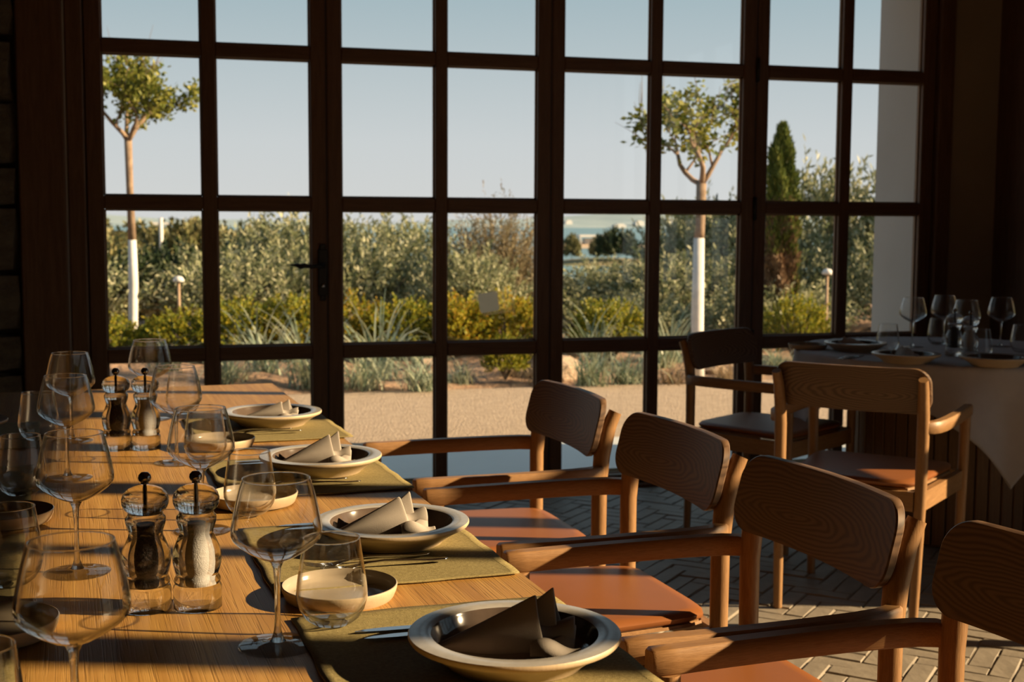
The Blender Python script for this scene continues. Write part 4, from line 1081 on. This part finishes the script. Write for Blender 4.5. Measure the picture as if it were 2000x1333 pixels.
# grass clumps with long arching blades
def clump(key, n, Lmin, Lmax, wid, spread=.10, tilt=.9):
    rng = np.random.RandomState(hash_(key)); V = []; F = []; seg = 6
    for i in range(n):
        an = rng.uniform(0, 2*PI); L_ = rng.uniform(Lmin, Lmax); tl = rng.uniform(.15, tilt); w_ = wid*rng.uniform(.6, 1.2)
        bx, by = rng.normal(size=2)*spread*.7; tl = .35+tl*1.25; hx, hy = math.cos(an), math.sin(an); p = np.array([bx, by, 0.]); a_ = PI/2-tl*.42; st = len(V)
        for k in range(seg+1):
            w2 = w_*(1-(k/seg)**2.2)+.0006
            V.append(p+np.array([-hy, hx, 0])*w2); V.append(p-np.array([-hy, hx, 0])*w2)
            p = p+np.array([hx*math.cos(a_), hy*math.cos(a_), math.sin(a_)])*L_/seg; a_ -= tl*.33*(.5+k/seg)
            if p[2] < .01: p[2] = .01
        for k in range(seg): b_ = st+2*k; F.append((b_, b_+1, b_+3, b_+2))
    return np.array(V), np.array(F)
CK = {}
def grass(x, y, s, key, label, rz=0):
    if key not in CK:
        prm = {'tall': (70, .55, 1.15, .0085), 'low': (130, .28, .62, .0065), 'straw': (120, .2, .4, .004)}[key]
        V, F = clump(key, *prm); o = np_obj('grass_clump', V, F, M['blade'] if key != 'straw' else M['straw']); CK[key] = o.data
    else: o = bpy.data.objects.new('grass_clump', CK[key]); COL.objects.link(o)
    o.location = (x, y, -.03); o.rotation_euler = (0, 0, rz); o.scale = (s, s, s)
    tag(o, label, 'grass clump', 'silvery grass clumps in the bed', 'thing'); return o
GL = [(.62, 10.45, .85, 'low', 'silvery grass clump at the left of the second pane row, by the table corner'), (.95, 10.9, .9, 'tall', 'tall silvery grass clump left of the door handle, farther back'),
      (1.22, 10.15, .95, 'tall', 'arching silvery grass clump below the door handle'), (1.60, 9.95, .9, 'low', 'silvery grass clump at the left edge of the second door'),
      (1.85, 10.6, .95, 'tall', 'tall arching grass clump behind the second door, centre'), (2.05, 9.75, .8, 'low', 'low grass clump on the path edge, left of the middle muntin'),
      (2.42, 10.1, .6, 'low', 'small pale grass clump right of the middle muntin'), (3.42, 9.75, .85, 'low', 'spreading silvery grass clump above the farthest armchair'),
      (3.75, 9.8, .8, 'low', 'silvery grass clump left of the right-hand muntin'), (3.85, 10.9, .9, 'tall', 'tall grass clump below the round yellow-green bush'),
      (4.35, 10.5, .7, 'tall', 'grass clump at the foot of the right-hand white trunk'), (4.55, 10.9, .8, 'tall', 'upright grass clump left of the white trunk, farther back'),
      (4.95, 10.0, .55, 'low', 'low grass clump seen through the shaded armchair'), (.15, 11.3, .8, 'low', 'grass clump behind the far wine glasses'),
      (2.35, 11.3, .7, 'low', 'grass clump in front of the green hedge'), (5.4, 10.4, .6, 'low', 'low grass clump below the yellow bush'), (-.6, 11.0, .9, 'low', 'grass clump left of the left-hand trunk')]
for i, g_ in enumerate(GL): grass(*g_, rz=i*1.7)
for i, (x, y) in enumerate([(3.1, 10.0), (2.95, 10.4), (4.1, 9.7), (4.6, 9.75)]):
    o = grass(x, y, .8, 'straw', ['dry straw tuft beside the small dark bush', 'dry straw tuft behind the small dark bush', 'dry straw tuft left of the right-hand trunk', 'dry straw tuft right of the right-hand trunk'][i], i)
    o['group'] = 'dry tufts'
# rocks
for i, (x, y, s) in enumerate([(3.30, 10.35, .24), (2.35, 10.9, .14), (2.95, 10.9, .12), (4.7, 10.3, .13), (1.4, 11.2, .12), (4.0, 11.9, .14), (3.0, 9.75, .06)]):
    bm_ = bmesh.new(); bmesh.ops.create_icosphere(bm_, subdivisions=2, radius=1)
    rr = random.Random(i)
    for v_ in bm_.verts: v_.co *= 1+rr.uniform(-.16, .16)
    me = bpy.data.meshes.new('rock'); bm_.to_mesh(me); bm_.free(); me.materials.append(M['rock'])
    o = bpy.data.objects.new('rock', me); COL.objects.link(o); o.location = (x, y, .02); o.scale = (s, s*.8, s*.62); o.rotation_euler = (0, 0, i)
    tag(o, ['large tan rock beside the spreading grass clump', 'tan rock in front of the hedge, left', 'small rock behind the small dark bush', 'rock beside the right-hand trunk', 'rock behind the arching grass', 'rock behind the round bush', 'pebble-sized rock at the path edge'][i], 'rock', 'rocks in the planting bed')
# garden light posts
for i, (x, y, h_, l_) in enumerate([(.31, 12.9, .72, 'thin garden light post in the leftmost door'), (6.38, 11.3, .82, 'thin garden light post in front of the cypress')]):
    r = empty('garden_light', (x, y, -.03), 0, l_, 'lamp', 'garden light posts')
    q = MB(); q.tube([(0, 0, 0), (0, 0, h_)], .014, 8); q.obj('post', M['post'], r)
    q = MB(); q.lathe([(0, h_-.005), (.05, h_), (.055, h_+.02), (.035, h_+.05), (0, h_+.06)], 16); q.obj('lamp_head', M['lime'], r)
r = empty('utility_pole', (.75, 62, gh(.75, 62)), 0, 'pale utility pole far off in the leftmost door', 'pole')
q = MB(); q.tube([(0, 0, 0), (0, 0, 2.9)], .09, 8); q.obj('mast', M['lime'], r)
q = MB(); q.box(-.35, .35, -.05, .05, 2.6, 2.7); q.obj('crossarm', M['lime'], r, False)
